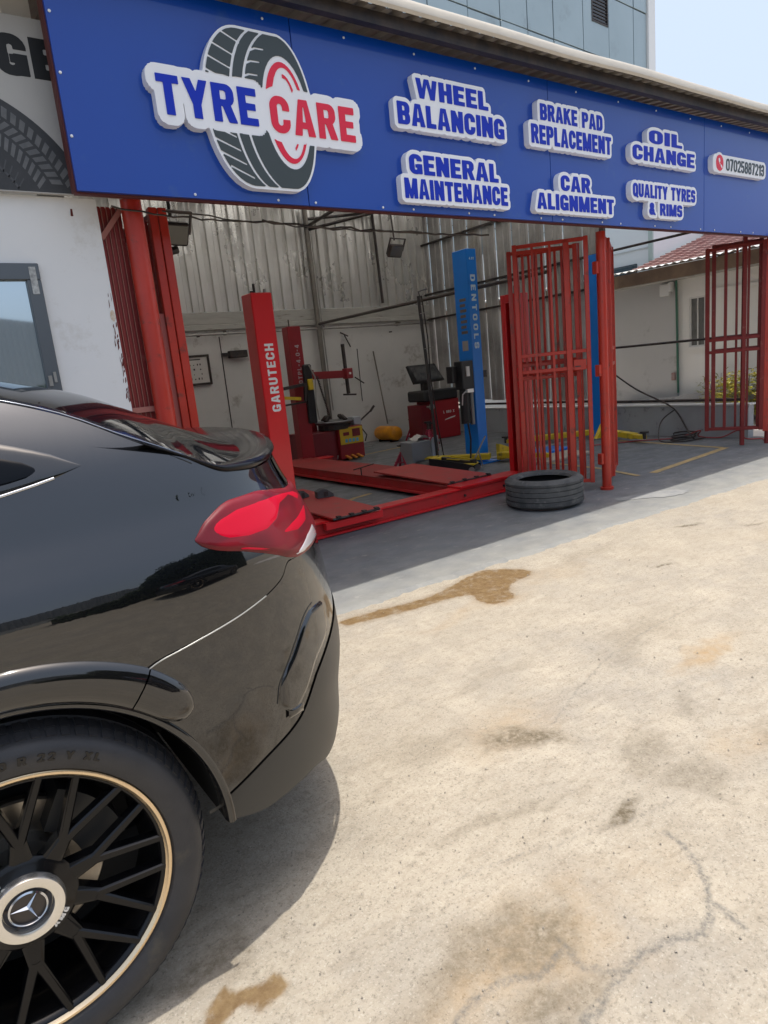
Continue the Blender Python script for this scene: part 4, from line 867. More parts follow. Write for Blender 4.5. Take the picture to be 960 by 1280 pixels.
# ================================================================ LOOSE TYRE ON THE FLOOR
M_rub = mat('grey_dusty_rubber', (.06, .062, .063), .8, col2=(.105, .105, .103), nscale=8, namt=.8, dirt=(.19, .185, .175), dscale=12, damt=.6, bump=.25, bscale=90)
t = thing('loose_tyre', 'worn wide car tyre lying flat on the floor by the gate', 'tyre', (5.05, 4.52, .01)); cx, cy = 5.06, 4.50
RT = .385; HT = .30
prof = [(RT-.125, .055), (RT-.11, .03), (RT-.06, .012), (RT-.025, .022)]
zz = [.045, .085, .092, .135, .142, .185, .192, .235, .242]; out = [(RT, .04)]
for a, b in ((.085, .093), (.135, .143), (.185, .193), (.232, .240)): out += [(RT+.002, a), (RT-.010, a+.001), (RT-.010, b-.001), (RT+.002, b)]
out += [(RT, .262)]
prof += out+[(RT-.025, .288), (RT-.06, .298), (RT-.11, .28), (RT-.125, .255)]
prof = [(r, h*1.0+.012) for r, h in prof]
inn = [(RT-.12, .25), (RT-.04, .24), (RT-.025, .15), (RT-.04, .07), (RT-.12, .06)]; inn = [(r, h+.012) for r, h in inn]
MB().lathe(prof, (cx, cy, 0), 'Z', 96).build('carcass', M_rub, t, auto=35)
MB().lathe(inn, (cx, cy, 0), 'Z', 96).build('inner_liner', mat('black_rubber', (.012, .012, .013), .7), t, smooth=True)
mb = MB()
for k in range(120):
    a = 2*PI*k/120
    for z0, z1 in ((.045, .082), (.243, .262)):
        p = Vector((cx, cy, 0)); u = Vector((math.cos(a), math.sin(a), 0)); v = Vector((-math.sin(a), math.cos(a), 0))
        mb.obox(p+u*(RT+.0015)+Vector((0, 0, z0+.012)), p+u*(RT+.0015)+v*.004+Vector((0, 0, z1+.012)), .012, .006, u)
struct(mb.build('tread_blocks', M_rub, t), None, 'stuff')

# ================================================================ RED FOUR POST ALIGNMENT LIFT
M_red = mat('red_lift_paint', (.74, .014, .020), .32, col2=(.66, .014, .018), nscale=2, namt=.6, coat=.3, coat_r=.12)
M_redd = mat('red_lift_worn', (.55, .022, .024), .5, col2=(.44, .03, .028), nscale=4, namt=.7, dirt=(.22, .06, .045), dscale=6, damt=.5, rvar=.1)
M_redk = mat('dark_red_paint', (.20, .010, .018), .4, col2=(.16, .01, .014), nscale=3, namt=.5)
M_txtw = mat('white_print', (.78, .78, .76), .5)
t = thing('alignment_lift', 'red four post wheel alignment lift with lowered runways and white lettering', 'car lift', (4.2, 7.6, 0))
M_redb = mat('dull_red_paint', (.30, .014, .022), .42, col2=(.25, .014, .018), nscale=3, namt=.5)
def column(x0, x1, y0, y1, z1, m): 
    c = MB().box(x0, x1, y0, y1, .02, z1, .008).build('column', m, t); MB().box(x0-.06, x1+.06, y0-.06, y1+.06, .012, .03, .003).build('base_plate', m, c); return c
c = column(2.535, 2.735, 5.40, 5.60, 2.255, M_red)
MB().cyl((2.62, 5.5, 2.255), (2.62, 5.5, 2.34), .012, 8).cyl((2.60, 5.5, 2.255), (2.60, 5.5, 2.28), .02, 8).build('threaded_rod', M_dark, c)
MB().cyl((2.70, 5.46, 2.255), (2.70, 5.46, 2.29), .014, 8).build('nut', M_pipe, c)
col_txt = lambda xb, Y, zb: (lambda u, v, d: (xb-v, Y-d, zb+u))      # reads bottom to top on a -Y face
field_mesh(U_(*line_fields('GARUTECH', 0, .59, 0, .085, .16, .22, .2)), -.02, .68, -.02, .11, .003, col_txt(2.685, 5.40, 1.235), .0, .002).build('lettering', M_txtw, c)
c = column(5.16, 5.40, 9.8, 10.0, 2.335, M_redb); MB().cyl((5.25, 9.9, 2.33), (5.25, 9.9, 2.45), .010, 6).build('threaded_rod', M_dark, c)
field_mesh(U_(*line_fields('OTPL-4.0-4', 0, .62, 0, .075, .3, .2, .18)), -.02, .64, -.02, .10, .004, col_txt(5.33, 9.80, 1.42), 0, .003).build('lettering', mat('grey_print', (.42, .38, .38), .6), c)
column(2.55, 2.75, 9.8, 10.0, 2.3, M_redb)
# front right column: channel whose open side faces the other lift column
x0, x1, y0, y1 = 5.925, 6.12, 5.55, 5.79
c = MB().box(x0, x1, y0, y0+.035, .05, 2.225, .004).box(x0, x0+.03, y0+.036, y0+.075, .05, 2.225, .003).box(x0, x0+.03, y1-.055, y1, .05, 2.225, .003).box(x0, x1, y1+.001, y1+.02, .05, 2.225, .003).box(x0, x0+.03, y0+.076, y1-.056, 2.13, 2.225, .002).build('column', M_red, t)
MB().box(x1-.03, x1-.012, y0+.04, y1-.001, .05, 2.22).build('channel_back', M_redk, c)
MB().cyl((x0+.1, y0+.12, .1), (x0+.1, y0+.12, 2.32), .012, 8).build('threaded_rod', M_dark, c)
MB().box(x0-.18, x1+.05, y0-.16, y1+.1, .012, .035, .004).build('base_plate', M_redd, c)
MB().prism([(5.70, .03), (5.92, .03), (5.92, .34), (5.86, .34)], lambda u, v, d: (u, 5.53-d, v), 0, .05).build('gusset', M_red, c)
# cross beams, runways and ramps
def beam(y0, y1):
    o = MB().box(2.75, 5.62, y0+.03, y1-.03, .045, .155, .003).build('cross_beam', M_redd, t)
    MB().box(2.75, 5.64, y0, y1, .02, .045, .004).box(2.75, 5.64, y0+.01, y1, .155, .175, .004).build('flange', M_red, o)
    mb = MB()
    for x in (3.05, 3.12, 4.7, 5.3): mb.cyl((x, y0+.031, .09), (x, y0+.012, .09), .014, 8)
    mb.build('bolt', M_dark, o); return o
beam(5.28, 5.46); beam(9.6, 9.8)
def runway(x0, x1, nm):
    o = MB().box(x0+.02, x1-.02, 5.47, 9.9, .05, .175, .004).build('runway', M_redd, t)
    MB().box(x0, x1, 5.50, 9.92, .176, .188, .003).build('deck_plate', mat('red_deck', (.36, .028, .025), .62, col2=(.27, .03, .026), nscale=3, namt=.8, dirt=(.17, .07, .055), dscale=5, damt=.7, stretch=(1, .5, 1)), o)
    MB().box(x0-.03, x0, 5.47, 9.9, .06, .085).build('rail', M_redd, o); return o
ra = runway(2.98, 3.52, 'left'); rb = runway(4.62, 5.30, 'right')
def ramp(x0, x1, y0, y1, z0, z1, nm):
    o = MB().add([(x0, y0, z0), (x1, y0, z0), (x1, y1, z1), (x0, y1, z1), (x0, y0, z0+.018), (x1, y0, z0+.018), (x1, y1, z1+.018), (x0, y1, z1+.018)], [(0, 3, 2, 1), (4, 5, 6, 7), (0, 1, 5, 4), (1, 2, 6, 5), (2, 3, 7, 6), (3, 0, 4, 7)]).build('ramp_plate', mat('red_ramp', (.47, .035, .028), .5, col2=(.40, .04, .035), nscale=3, namt=.7, dirt=(.28, .09, .07), dscale=6, damt=.4, bump=.1, bscale=60), t)
    mb = MB().cyl((x0, y0, z0+.005), (x1, y0, z0+.005), .012, 8)
    for k in range(4): mb.box(x0+.04+k*(x1-x0-.1)/3, x0+.08+k*(x1-x0-.1)/3, y0-.02, y0+.02, z0+.01, z0+.03)
    mb.build('hinge', M_dark, o); return o
ramp(4.64, 5.29, 5.50, 6.95, .20, .235, 1); ramp(2.97, 3.50, 5.20, 6.75, .19, .235, 2)
MB().box(4.62, 5.6, 5.27, 5.50, .177, .20, .004).build('end_stop', M_red, t); MB().box(2.9, 3.55, 5.22, 5.279, .10, .17, .004).build('end_stop', M_red, t)
mb = MB().obox((4.5, 7.2, .28), (4.85, 7.25, .30), .012, .012).cyl((4.62, 7.21, .19), (4.62, 7.21, .29), .008, 6); mb.build('release_lever', M_dark, t)
# rubber wheel chocks on the left ramp
for k, (x, y, a) in enumerate(((3.22, 6.30, .3), (3.42, 6.12, -.2))):
    tt = thing('wheel_chock', ('black rubber wheel chock lying on the left ramp, the farther left one', 'black rubber wheel chock on the left ramp, the right one of the two')[k], 'wheel chock', (x, y, .24), 'rubber chocks on the ramp')
    c_, s_ = math.cos(a), math.sin(a)
    MB().prism([(-.09, 0), (.09, 0), (.09, .03), (.02, .085), (-.03, .095), (-.09, .07)], lambda u, v, d: (x+u*c_-d*s_, y+u*s_+d*c_, .235+v), -.05, .05).build('wedge', M_rub, tt)
    MB().box(x-.03, x+.03, y-.055, y-.05, .25, .30).build('grip', M_dark, tt)

# ================================================================ BLUE TWO POST LIFT
M_bl = mat('blue_lift_paint', (.004, .22, .78), .35, col2=(.004, .20, .72), nscale=2, namt=.5, coat=.2)
M_bd = mat('navy_lift_paint', (.010, .045, .16), .4, col2=(.008, .035, .12), nscale=3, namt=.5)
M_yl = mat('yellow_paint', (.78, .56, .02), .45, col2=(.62, .45, .03), nscale=5, namt=.6, dirt=(.2, .16, .06), dscale=8, damt=.4)
t = thing('two_post_lift', 'blue two post car lift with white lettering and yellow arms', 'car lift', (8, 7.3, 0))
def bcol(x0, x1, z1):
    c = MB().box(x0, x1, 7.20, 7.50, .03, z1, .008).build('column', M_bl, t)
    MB().box(x0-.1, x1+.1, 7.05, 7.65, .012, .035, .004).build('base_plate', M_bl, c); return c
c1 = f1 = bcol(6.725, 6.915, 3.05)
dtx = lambda u, v, d: (6.775+v, 7.20-d, 2.70-u)   # reads top to bottom
field_mesh(U_(*line_fields('DENTOOLS', 0, 1.02, 0, .088, .34, .21, .19)), -.02, 1.06, -.02, .12, .004, dtx, 0, .003).build('lettering', mat('pale_blue_print', (.55, .72, .82), .5), f1)
field_mesh(U_(*line_fields('4.0T', 0, .1, 0, .035, .2, .2, .18)), -.01, .11, -.01, .05, .003, lambda u, v, d: (6.77+u, 7.20-d, 2.90+v), 0, .003).build('lettering', bpy.data.materials['pale_blue_print'], f1)
mb = MB()
for k in range(7): mb.box(6.721, 6.725, 7.27+.02*(k % 2), 7.40, 2.35-k*.075, 2.39-k*.075)
mb.build('warning_print', mat('brown_print', (.16, .13, .11), .6), c1)
MB().box(6.721, 6.725, 7.28, 7.40, 1.66, 1.80).build('label_plate', mat('grey_label', (.35, .34, .32), .5), c1)
bcol(9.76, 9.86, 3.05)
mb = MB().box(6.50, 6.72, 7.20, 7.38, 1.12, 1.52, .01); cb = mb.build('control_box', mat('black_plastic', (.018, .018, .02), .4), t)
MB().box(6.40, 6.49, 7.3, 7.44, 1.22, 1.46, .008).build('switch_box', bpy.data.materials['black_plastic'], cb)
MB().box(6.57, 6.63, 7.185, 7.20, 1.30, 1.44).build('label', M_txtw, cb)
MB().cyl((6.60, 7.30, .62), (6.60, 7.30, 1.12), .075, 14).build('oil_tank', bpy.data.materials['black_plastic'], t, auto=40)
MB().cyl((6.68, 7.24, .60), (6.68, 7.24, 1.08), .034, 12).build('cylinder', mat('grey_cyl', (.22, .23, .24), .3, .6), t, auto=40)
MB().box(6.54, 6.66, 7.16, 7.2, 1.07, 1.12).tube([(6.54, 7.18, 1.1), (6.45, 7.17, 1.05), (6.43, 7.17, .9)], .01, 6).build('valve', mat('bright_metal', (.7, .7, .7), .3, .7), t)
MB().tube([(6.45, 7.1, .65), (6.5, 7.12, .4), (6.48, 7.13, .1)], .014, 6).build('hose', M_dark, t); MB().box(6.93, 7.03, 7.25, 7.35, 1.26, 1.36).build('bracket', M_dark, t)
def arm(p0, p1, w_=.13, pad=True):
    o = MB().obox((*p0, .115), (*p1, .105), w_, .09, c=.008).build('arm', M_yl, t); d = (Vector(p1)-Vector(p0)).normalized(); q = Vector(p1)+d*.25
    MB().obox((*p1, .105), (*q, .105), w_*.7, .06, c=.005).build('arm_extension', M_yl, o)
    if pad:
        MB().cyl((*q, .08), (*q, .17), .028, 10).build('pad_screw', M_dark, o); MB().cyl((*q, .17), (*q, .195), .07, 16).build('rubber_pad', M_dark, o)
    return o
arm((6.95, 7.02), (7.12, 6.5), .14, False); arm((6.8, 7.05), (6.25, 7.85), .12)
MB().prism([(6.93, .04), (7.38, .04), (7.35, .12), (6.99, .26), (6.93, .28)], lambda u, v, d: (u, 6.98+d, v), 0, .07).build('arm_bracket', M_yl, t)
arm((9.5, 7.0), (9.18, 6.25), .13); arm((9.45, 7.25), (8.4, 7.95), .13); MB().prism([(9.2, .04), (9.45, .04), (9.45, .28), (9.38, .26)], lambda u, v, d: (u, 6.98+d, v), 0, .07).build('arm_bracket', M_yl, t)
MB().box(7.0, 9.3, 7.3, 7.42, .012, .03, .003).build('floor_cover', mat('worn_steel', (.3, .3, .3), .5, .4), t)
tag(MB().box(7.35, 8.25, 6.75, 7.15, .012, .06, .01).build('floor_mat', M_bl), 'flat blue panel lying on the floor behind the gate bars', 'panel')
tag(MB().box(6.95, 8.0, 6.15, 6.62, .012, .05, .008).build('cardboard_sheet', mat('pale_card', (.50, .44, .36), .8, col2=(.42, .37, .3), nscale=3, namt=.6)), 'pale cardboard sheet on the floor behind the gate bars', 'cardboard')

# ================================================================ TYRE CHANGER
t = thing('tyre_changer', 'dark red tyre changer with yellow pedal panel and swing arm', 'tyre changer', (5.9, 10.1, 0))
MB().box(5.32, 6.05, 9.95, 10.55, .04, .56, .01).build('cabinet_side', M_redk, t)
MB().box(5.95, 6.46, 9.88, 10.5, .04, .60, .01).build('cabinet', M_redb, t)
cp = MB().box(5.97, 6.44, 9.865, 9.88, .30, .585).build('control_panel', mat('yellow_panel', (.62, .42, .02), .5), t)
MB().box(6.22, 6.38, 9.858, 9.865, .42, .555).build('red_label', M_redk, cp); MB().box(6.03, 6.15, 9.858, 9.865, .45, .51).build('red_label', M_redk, cp)
mb = MB()
for k in range(4): mb.box(6.06+k*.075, 6.11+k*.075, 9.858, 9.865, .33, .39)
mb.build('blue_symbols', mat('sky_blue_print', (.12, .4, .6), .5), cp)
for k in range(3): 
    q = MB().obox((6.06+k*.12, 9.9, .10), (6.04+k*.12, 9.70, .06), .05, .025, c=.003).build('pedal', mat('orange_pedal', (.62, .22, .03), .5), t)
MB().obox((5.90, 9.9, .12), (5.78, 9.72, .1), .02, .02).obox((6.46, 9.9, .2), (6.60, 9.8, .2), .02, .02).build('lever', M_pipe, t)
MB().lathe([(0, .06), (.33, .06), (.35, .045), (.33, .02), (.30, 0), (0, 0)], (6.05, 10.15, .66), 'Z', 28).build('turntable', mat('dull_grey_metal', (.2, .2, .21), .4, .6), t, auto=35)
mb = MB().lathe([(0, 0), (.30, 0), (.30, .09), (0, .09)], (6.05, 10.15, .57), 'Z', 20)
mb.build('turntable_base', M_dark, t)
for k in range(4): a = k*PI/2+.4; q = MB().obox((6.05+.26*math.cos(a), 10.15+.26*math.sin(a), .72), (6.05+.16*math.cos(a), 10.15+.16*math.sin(a), .80), .07, .05, c=.004).build('jaw', M_dark, t)
cl = MB().box(5.50, 5.78, 10.3, 10.5, .5, 1.60, .012).build('column', M_redb, t); MB().box(5.46, 5.82, 10.26, 10.52, 1.58, 1.63, .01).build('column_cap', M_redk, t)
field_mesh(U_(*line_fields('890', 0, .26, 0, .10, .22, .24, .2)), -.02, .3, -.02, .13, .004, lambda u, v, d: (5.70-v, 10.3-d, 1.08+u), 0, .003).build('lettering', M_txtw, cl)
MB().obox((5.78, 10.35, 1.53), (6.42, 10.1, 1.50), .09, .13, c=.006).build('swing_arm', M_redb, t); MB().box(6.33, 6.47, 10.02, 10.16, 1.42, 1.60, .01).build('arm_head', M_redb, t)
MB().cyl((6.40, 10.0, 1.51), (6.40, 10.02, 1.51), .02, 10).build('bolt', M_txtw, t)
MB().obox((6.38, 10.10, 1.16), (6.36, 10.10, 2.02), .05, .05, c=.004).build('vertical_shaft', M_dark, t)
MB().obox((6.28, 10.10, 1.15), (6.52, 10.08, 1.13), .05, .03).build('mount_head', M_dark, t)
MB().cyl((6.44, 10.1, .58), (6.72, 9.95, .82), .016, 6).cyl((6.7, 9.95, .80), (6.78, 9.92, .90), .022, 6).tube([(6.5, 10, .55), (6.58, 9.95, .4), (6.5, 9.9, .3)], .012, 6).build('bead_lever', M_dark, t)
MB().box(6.36, 6.52, 10.0, 10.2, .60, .74, .01).build('gauge_box', mat('pale_grey_box', (.42, .44, .46), .5), t)
mb = MB().tube([(5.86, 10.28, 1.55), (5.93, 10.25, 1.2), (6.02, 10.2, .75)], .010, 6)
for k in range(26): mb.cyl((5.855+.006*k, 10.26, 1.5-k*.028), (5.885+.006*k, 10.24, 1.5-k*.028), .009, 5)
mb.build('coiled_hose', M_dark, t)
t2 = thing('bead_breaker', 'black and yellow arm assembly between the red column and the tyre changer', 'machine arm', (5.3, 9.9, .8))
MB().box(5.34, 5.50, 9.75, 9.95, .75, 1.72, .02).build('housing', bpy.data.materials['black_plastic'], t2)
MB().box(5.38, 5.47, 9.7, 9.75, 1.30, 1.48, .01).obox((4.9, 9.7, 1.22), (5.2, 9.72, 1.18), .05, .05).build('yellow_guard', M_yl, t2)
MB().obox((4.8, 9.66, 1.36), (5.3, 9.72, 1.40), .06, .05).obox((5.28, 9.7, 1.14), (5.32, 9.72, 1.42), .04, .04).obox((4.85, 9.7, 1.1), (5.3, 9.72, 1.12), .03, .03).build('arm', M_dark, t2)
MB().tube([(5.42, 9.7, 1.7), (5.50, 9.68, 1.5), (5.46, 9.68, 1.1), (5.5, 9.7, .8)], .012, 6).build('hose', M_pipe, t2)

# ================================================================ WHEEL BALANCER
t = thing('wheel_balancer', 'red wheel balancer cabinet with tilted black monitor', 'wheel balancer', (8.9, 10.7, 0))
cbn = MB().box(8.55, 9.28, 10.45, 10.95, .02, .80, .012).build('cabinet', mat('balancer_red', (.36, .012, .02), .4), t)
MB().box(8.30, 8.548, 10.5, 10.95, .02, .74, .01).build('cabinet_side', M_redk, t)
MB().box(8.36, 9.25, 10.42, 11.0, .80, 1.02, .03).build('top_tray', bpy.data.materials['black_plastic'], t)
mb = MB()
for k in range(5): mb.box(8.46+k*.11, 8.54+k*.11, 10.40, 10.42, .97, 1.0)
MB().add([(8.28, 10.6, 1.18), (8.98, 10.5, 1.20), (8.84, 10.62, 1.54), (8.22, 10.72, 1.54)]+[(8.28, 10.66, 1.16), (8.98, 10.56, 1.18), (8.84, 10.68, 1.52), (8.22, 10.78, 1.52)], [(0, 1, 2, 3), (7, 6, 5, 4), (0, 4, 5, 1), (1, 5, 6, 2), (2, 6, 7, 3), (3, 7, 4, 0)]).build('monitor', bpy.data.materials['black_plastic'], t)
MB().add([(8.33, 10.58, 1.225), (8.93, 10.49, 1.24), (8.81, 10.6, 1.50), (8.27, 10.70, 1.50)], [(0, 1, 2, 3)]).build('screen', mat('dead_screen', (.035, .04, .045), .2, col2=(.10, .10, .10), nscale=12, namt=.6), t, xf=Matrix.Translation((0, -.004, 0)))
MB().box(8.5, 8.62, 10.6, 10.7, 1.0, 1.2).build('monitor_stand', M_dark, t)
field_mesh(U_(*line_fields('L 890 X', 0, .30, 0, .055, .2, .2, .2)), -.01, .33, -.01, .08, .005, lambda u, v, d: (8.84+u, 10.45-d, .52+v), 0, .003).build('lettering', M_txtw, cbn)
MB().prism([(0, 0), (.28, .04), (.30, .07), (.16, .05), (.02, .02)], lambda u, v, d: (8.86+u, 10.45-d, .38+v), 0, .003).build('swoosh_mark', M_txtw, cbn)
MB().cyl((8.42, 10.44, .70), (8.42, 10.30, .70), .022, 12).cyl((8.42, 10.32, .70), (8.42, 10.28, .70), .06, 14).build('spindle', M_pipe, t, auto=40)

# ================================================================ SMALLER THINGS ON THE FLOOR
t = thing('air_tank', 'orange painted tank lying against the back wall', 'tank', (8, 11.5, 0))
mb = MB().lathe([(0, .0), (.10, .01), (.155, .05), (.165, .12)], (8.2, 11.3, .19), 'Y', 20); 
MB().lathe([(0, 0), (.09, .008), (.14, .04), (.155, .10), (.155, .62), (.13, .70), (0, .72)], (8.16, 11.15, .185), 'Y', 22).build('shell', mat('orange_paint', (.85, .36, .012), .45, col2=(.5, .18, .02), nscale=5, namt=.6), t, auto=40)
MB().box(8.06, 8.26, 11.3, 11.34, .013, .06).box(8.06, 8.26, 11.7, 11.74, .013, .06).build('foot', M_dark, t)
tag(MB().cyl((8.20, 11.55, .38), (8.27, 11.93, 1.92), .016, 7).build('stick', mat('grey_wood', (.16, .14, .11), .7)), 'thin dark stick leaning on the back wall over the orange tank', 'stick')
def jack_stand(label, x, y, h, m, rz=0.):
    t = thing('jack_stand', label, 'jack stand', (x, y, .012), 'red jack stands'); tp = Vector((x, y, h*.62)); 
    for k in range(4):
        a = rz+PI/4+k*PI/2; MB().obox((x+.15*math.cos(a), y+.15*math.sin(a), .014), tp+Vector((.025*math.cos(a), .025*math.sin(a), 0)), .035, .035, c=.003).build('leg', m, t)
    MB().cyl((x, y, h*.5), (x, y, h*.7), .04, 10).build('collar', m, t); MB().cyl((x, y, h*.4), (x, y, h*.94), .022, 8).build('ratchet_bar', M_dark, t)
    MB().add([(x-.07, y-.03, h), (x+.07, y-.03, h), (x+.05, y-.03, h*.93), (x-.05, y-.03, h*.93), (x-.07, y+.03, h), (x+.07, y+.03, h), (x+.05, y+.03, h*.93), (x-.05, y+.03, h*.93)], [(0, 1, 2, 3), (4, 7, 6, 5), (0, 4, 5, 1), (3, 2, 6, 7), (0, 3, 7, 4), (1, 5, 6, 2)]).build('saddle', M_dark, t)
    for z, r in ((.10, .125),): 
        mb = MB(); P_ = [(x+r*math.cos(rz+PI/4+k*PI/2), y+r*math.sin(rz+PI/4+k*PI/2), z) for k in range(5)]; mb.tube(P_, .01, 5); mb.build('brace', m, t)
M_js = mat('jack_red', (.33, .018, .05), .5)
jack_stand('dark red jack stand near the back wall, right of the orange tank', 8.42, 11.0, .46, M_js); jack_stand('pinkish red jack stand in front of the wheel balancer', 7.72, 9.6, .50, M_js, .3)
jack_stand('low red jack stand just behind the right runway', 6.00, 8.15, .36, M_js, .5); jack_stand('dull red jack stand beside the balancer cabinet', 8.02, 9.9, .44, M_redk, .2)
t = thing('battery_charger', 'grey steel box with pale cloth on top behind the lift', 'charger', (6.2, 7.95, 0))
MB().box(5.97, 6.34, 7.85, 8.15, .03, .40, .01).build('case', mat('mid_grey_case', (.24, .25, .26), .5), t); mb = MB()
P = np.array([[(6.12+.26*a, 7.9+.22*b, .405+.07*math.sin(3*a)*abs(math.cos(4*b+a))+RNG.uniform(0, .02)) for a in np.linspace(0, 1, 9)] for b in np.linspace(0, 1, 8)]); mb.grid(P); mb.build('cloth', mat('pale_rag', (.5, .48, .45), .9), t, smooth=True)
MB().box(6.40, 6.46, 7.9, 7.96, .02, .42).box(6.53, 6.555, 7.92, 7.95, .02, .44).build('upright', mat('pale_upright', (.55, .56, .56), .5), t)
MB().tube([(6.34, 7.9, .36), (6.42, 7.88, .46), (6.50, 7.9, .42), (6.52, 7.9, .2)], .012, 6).build('cable', M_js, t)
tag(MB().lathe([(0, .0), (.16, .0), (.20, .05), (.15, .10), (0, .12)], (6.12, 7.72, .013), 'Z', 14).build('black_bag', bpy.data.materials['black_plastic'], auto=50), 'small black bundle on the floor by the grey box', 'bundle')
# trolley jack
t = thing('trolley_jack', 'low black and yellow trolley jack in front of the blue column', 'trolley jack', (6.15, 7.05, 0))
J = Matrix.Translation((5.95, 7.28, 0)) @ Matrix.Rotation(R(-62), 4, 'Z')
for s_ in (-1, 1): MB().prism([(-.05, .05), (.62, .03), (.62, .10), (.5, .13), (.1, .20), (-.05, .22)], lambda u, v, d: (u, s_*.13+d, v), -.008, .008).build('side_plate', bpy.data.materials['black_plastic'], t, xf=J)
MB().box(-.04, .1, -.12, .12, .17, .225, .01).build('rear_cover', M_yl, t, xf=J)
MB().obox((.02, 0, .20), (.55, 0, .12), .08, .06, c=.006).build('lift_arm', M_dark, t, xf=J); MB().box(.36, .60, -.105, .105, .10, .125, .004).build('front_plate', M_yl, t, xf=J)
MB().cyl((.56, 0, .12), (.56, 0, .17), .05, 12).build('saddle', M_dark, t, xf=J)
for s_ in (-1, 1):
    MB().cyl((.58, s_*.15, .045), (.58, s_*.115-.0, .045), .042, 14).build('front_wheel', mat('grey_wheel', (.3, .27, .25), .5), t, xf=J, auto=40); MB().cyl((.0, s_*.17, .045), (.0, s_*.135, .045), .04, 14).build('rear_wheel', M_dark, t, xf=J, auto=40)
MB().obox((.2, -.09, .20), (.55, .03, .15), .014, .014).obox((.2, .1, .215), (.5, .1, .16), .03, .012).build('yellow_strap', M_yl, t, xf=J)
MB().cyl((6.40, 6.95, .15), (6.72, 7.05, .42), .012, 6).cyl((6.5, 6.98, .25), (6.5, 6.9, .02), .01, 6).build('handle', mat('grey_handle', (.25, .24, .22), .5, .5), t)
# floodlights
def flood(label, x, y, z, rz):
    t = thing('floodlight', label, 'floodlight', (x, y, z), 'black floodlights'); X = Matrix.Translation((x, y, z)) @ Matrix.Rotation(rz, 4, 'Z') @ Matrix.Rotation(R(28), 4, 'X')
    MB().box(-.13, .13, -.03, .03, -.09, .09, .015).build('housing', M_dark, t, xf=X); MB().box(-.11, .11, -.04, -.031, -.07, .07).build('lens', mat('lamp_glass', (.12, .12, .11), .15), t, xf=X)
    mb = MB()
    for k in range(6): mb.box(-.11+k*.04, -.10+k*.04, .031, .055, -.07, .07)
    mb.build('cooling_fin', M_dark, t, xf=X); MB().box(-.15, -.135, -.01, .01, 0, .16).box(.135, .15, -.01, .01, 0, .16).box(-.15, .15, -.01, .01, .16, .175).build('bracket', M_dark, t, xf=X)
flood('small black floodlight hanging in the middle of the ribbed rear wall', 6.1, 8.0, 3.16, .1); MB().cyl((6.1, 8.0, 3.3), (6.1, 8.1, 4.4), .012, 6).build('hanger', M_dark, bpy.data.objects['floodlight'])
flood('black floodlight close to the left gate leaves', 1.96, 5.45, 2.72, .1); MB().box(1.95, 1.97, 5.44, 5.46, 2.85, 4.0).build('hanger', M_dark, bpy.data.objects['floodlight.001'])
MB().cyl((1.9, 5.45, 2.58), (1.98, 5.45, 2.60), .03, 8).build('sensor', M_dark, bpy.data.objects['floodlight.001'])
t = thing('breaker_box', 'small black box on a bracket left of the red lift column', 'switch box', (4.9, 11.9, 1.9))
MB().box(5.0, 5.35, 11.85, 11.98, 2.0, 2.13, .01).build('case', M_dark, t); MB().box(4.88, 5.0, 11.9, 11.98, 2.04, 2.10).build('arm', M_dark, t)
# hoses by the low wall
def loop_cable(name, label, pts, r, m, n=10, sub=8):
    P = [Vector(p) for p in pts]; out = []
    for i in range(len(P)-1):
        p0, p1, p2, p3 = P[max(i-1, 0)], P[i], P[i+1], P[min(i+2, len(P)-1)]
        for k in range(sub): t_ = k/sub; out.append(.5*((2*p1)+(-p0+p2)*t_+(2*p0-5*p1+4*p2-p3)*t_*t_+(-p0+3*p1-3*p2+p3)*t_**3))
    out.append(P[-1]); return tag(MB().tube(out, r, 7).build(name, m, auto=60), label, 'hose', 'hoses by the low wall')
loop_cable('hose', 'black hose hanging from the gate over the low wall to the floor', [(9.75, 7.0, 1.05), (9.78, 6.6, .78), (9.80, 6.07, .53), (9.72, 5.85, .40), (9.6, 5.6, .12), (9.5, 5.45, .03)], .014, M_dark)
loop_cable('hose', 'thin black loop of hose standing against the low wall', [(9.8, 5.95, .45), (9.6, 6.05, .3), (9.35, 5.95, .1), (9.2, 5.8, .03), (9.3, 5.5, .03), (9.7, 5.4, .03)], .010, M_dark)
a = [(9.45+.24*math.cos(k*.9)+.03*k/6, 5.62+.14*math.sin(k*.9), .03+.006*k) for k in range(18)]
loop_cable('hose', 'black hose coiled on the floor by the low wall', a, .012, M_dark, sub=5)
loop_cable('hose', 'pink red air hose lying along the foot of the low wall', [(8.6, 6.6, .03), (9.2, 6.2, .03), (9.6, 5.8, .03), (9.55, 5.4, .16), (9.7, 5.5, .05), (9.78, 5.2, .03), (9.7, 4.9, .15), (9.6, 4.75, .05), (9.75, 4.6, .03), (9.62, 4.5, .03)], .010, mat('red_hose', (.36, .05, .05), .5))

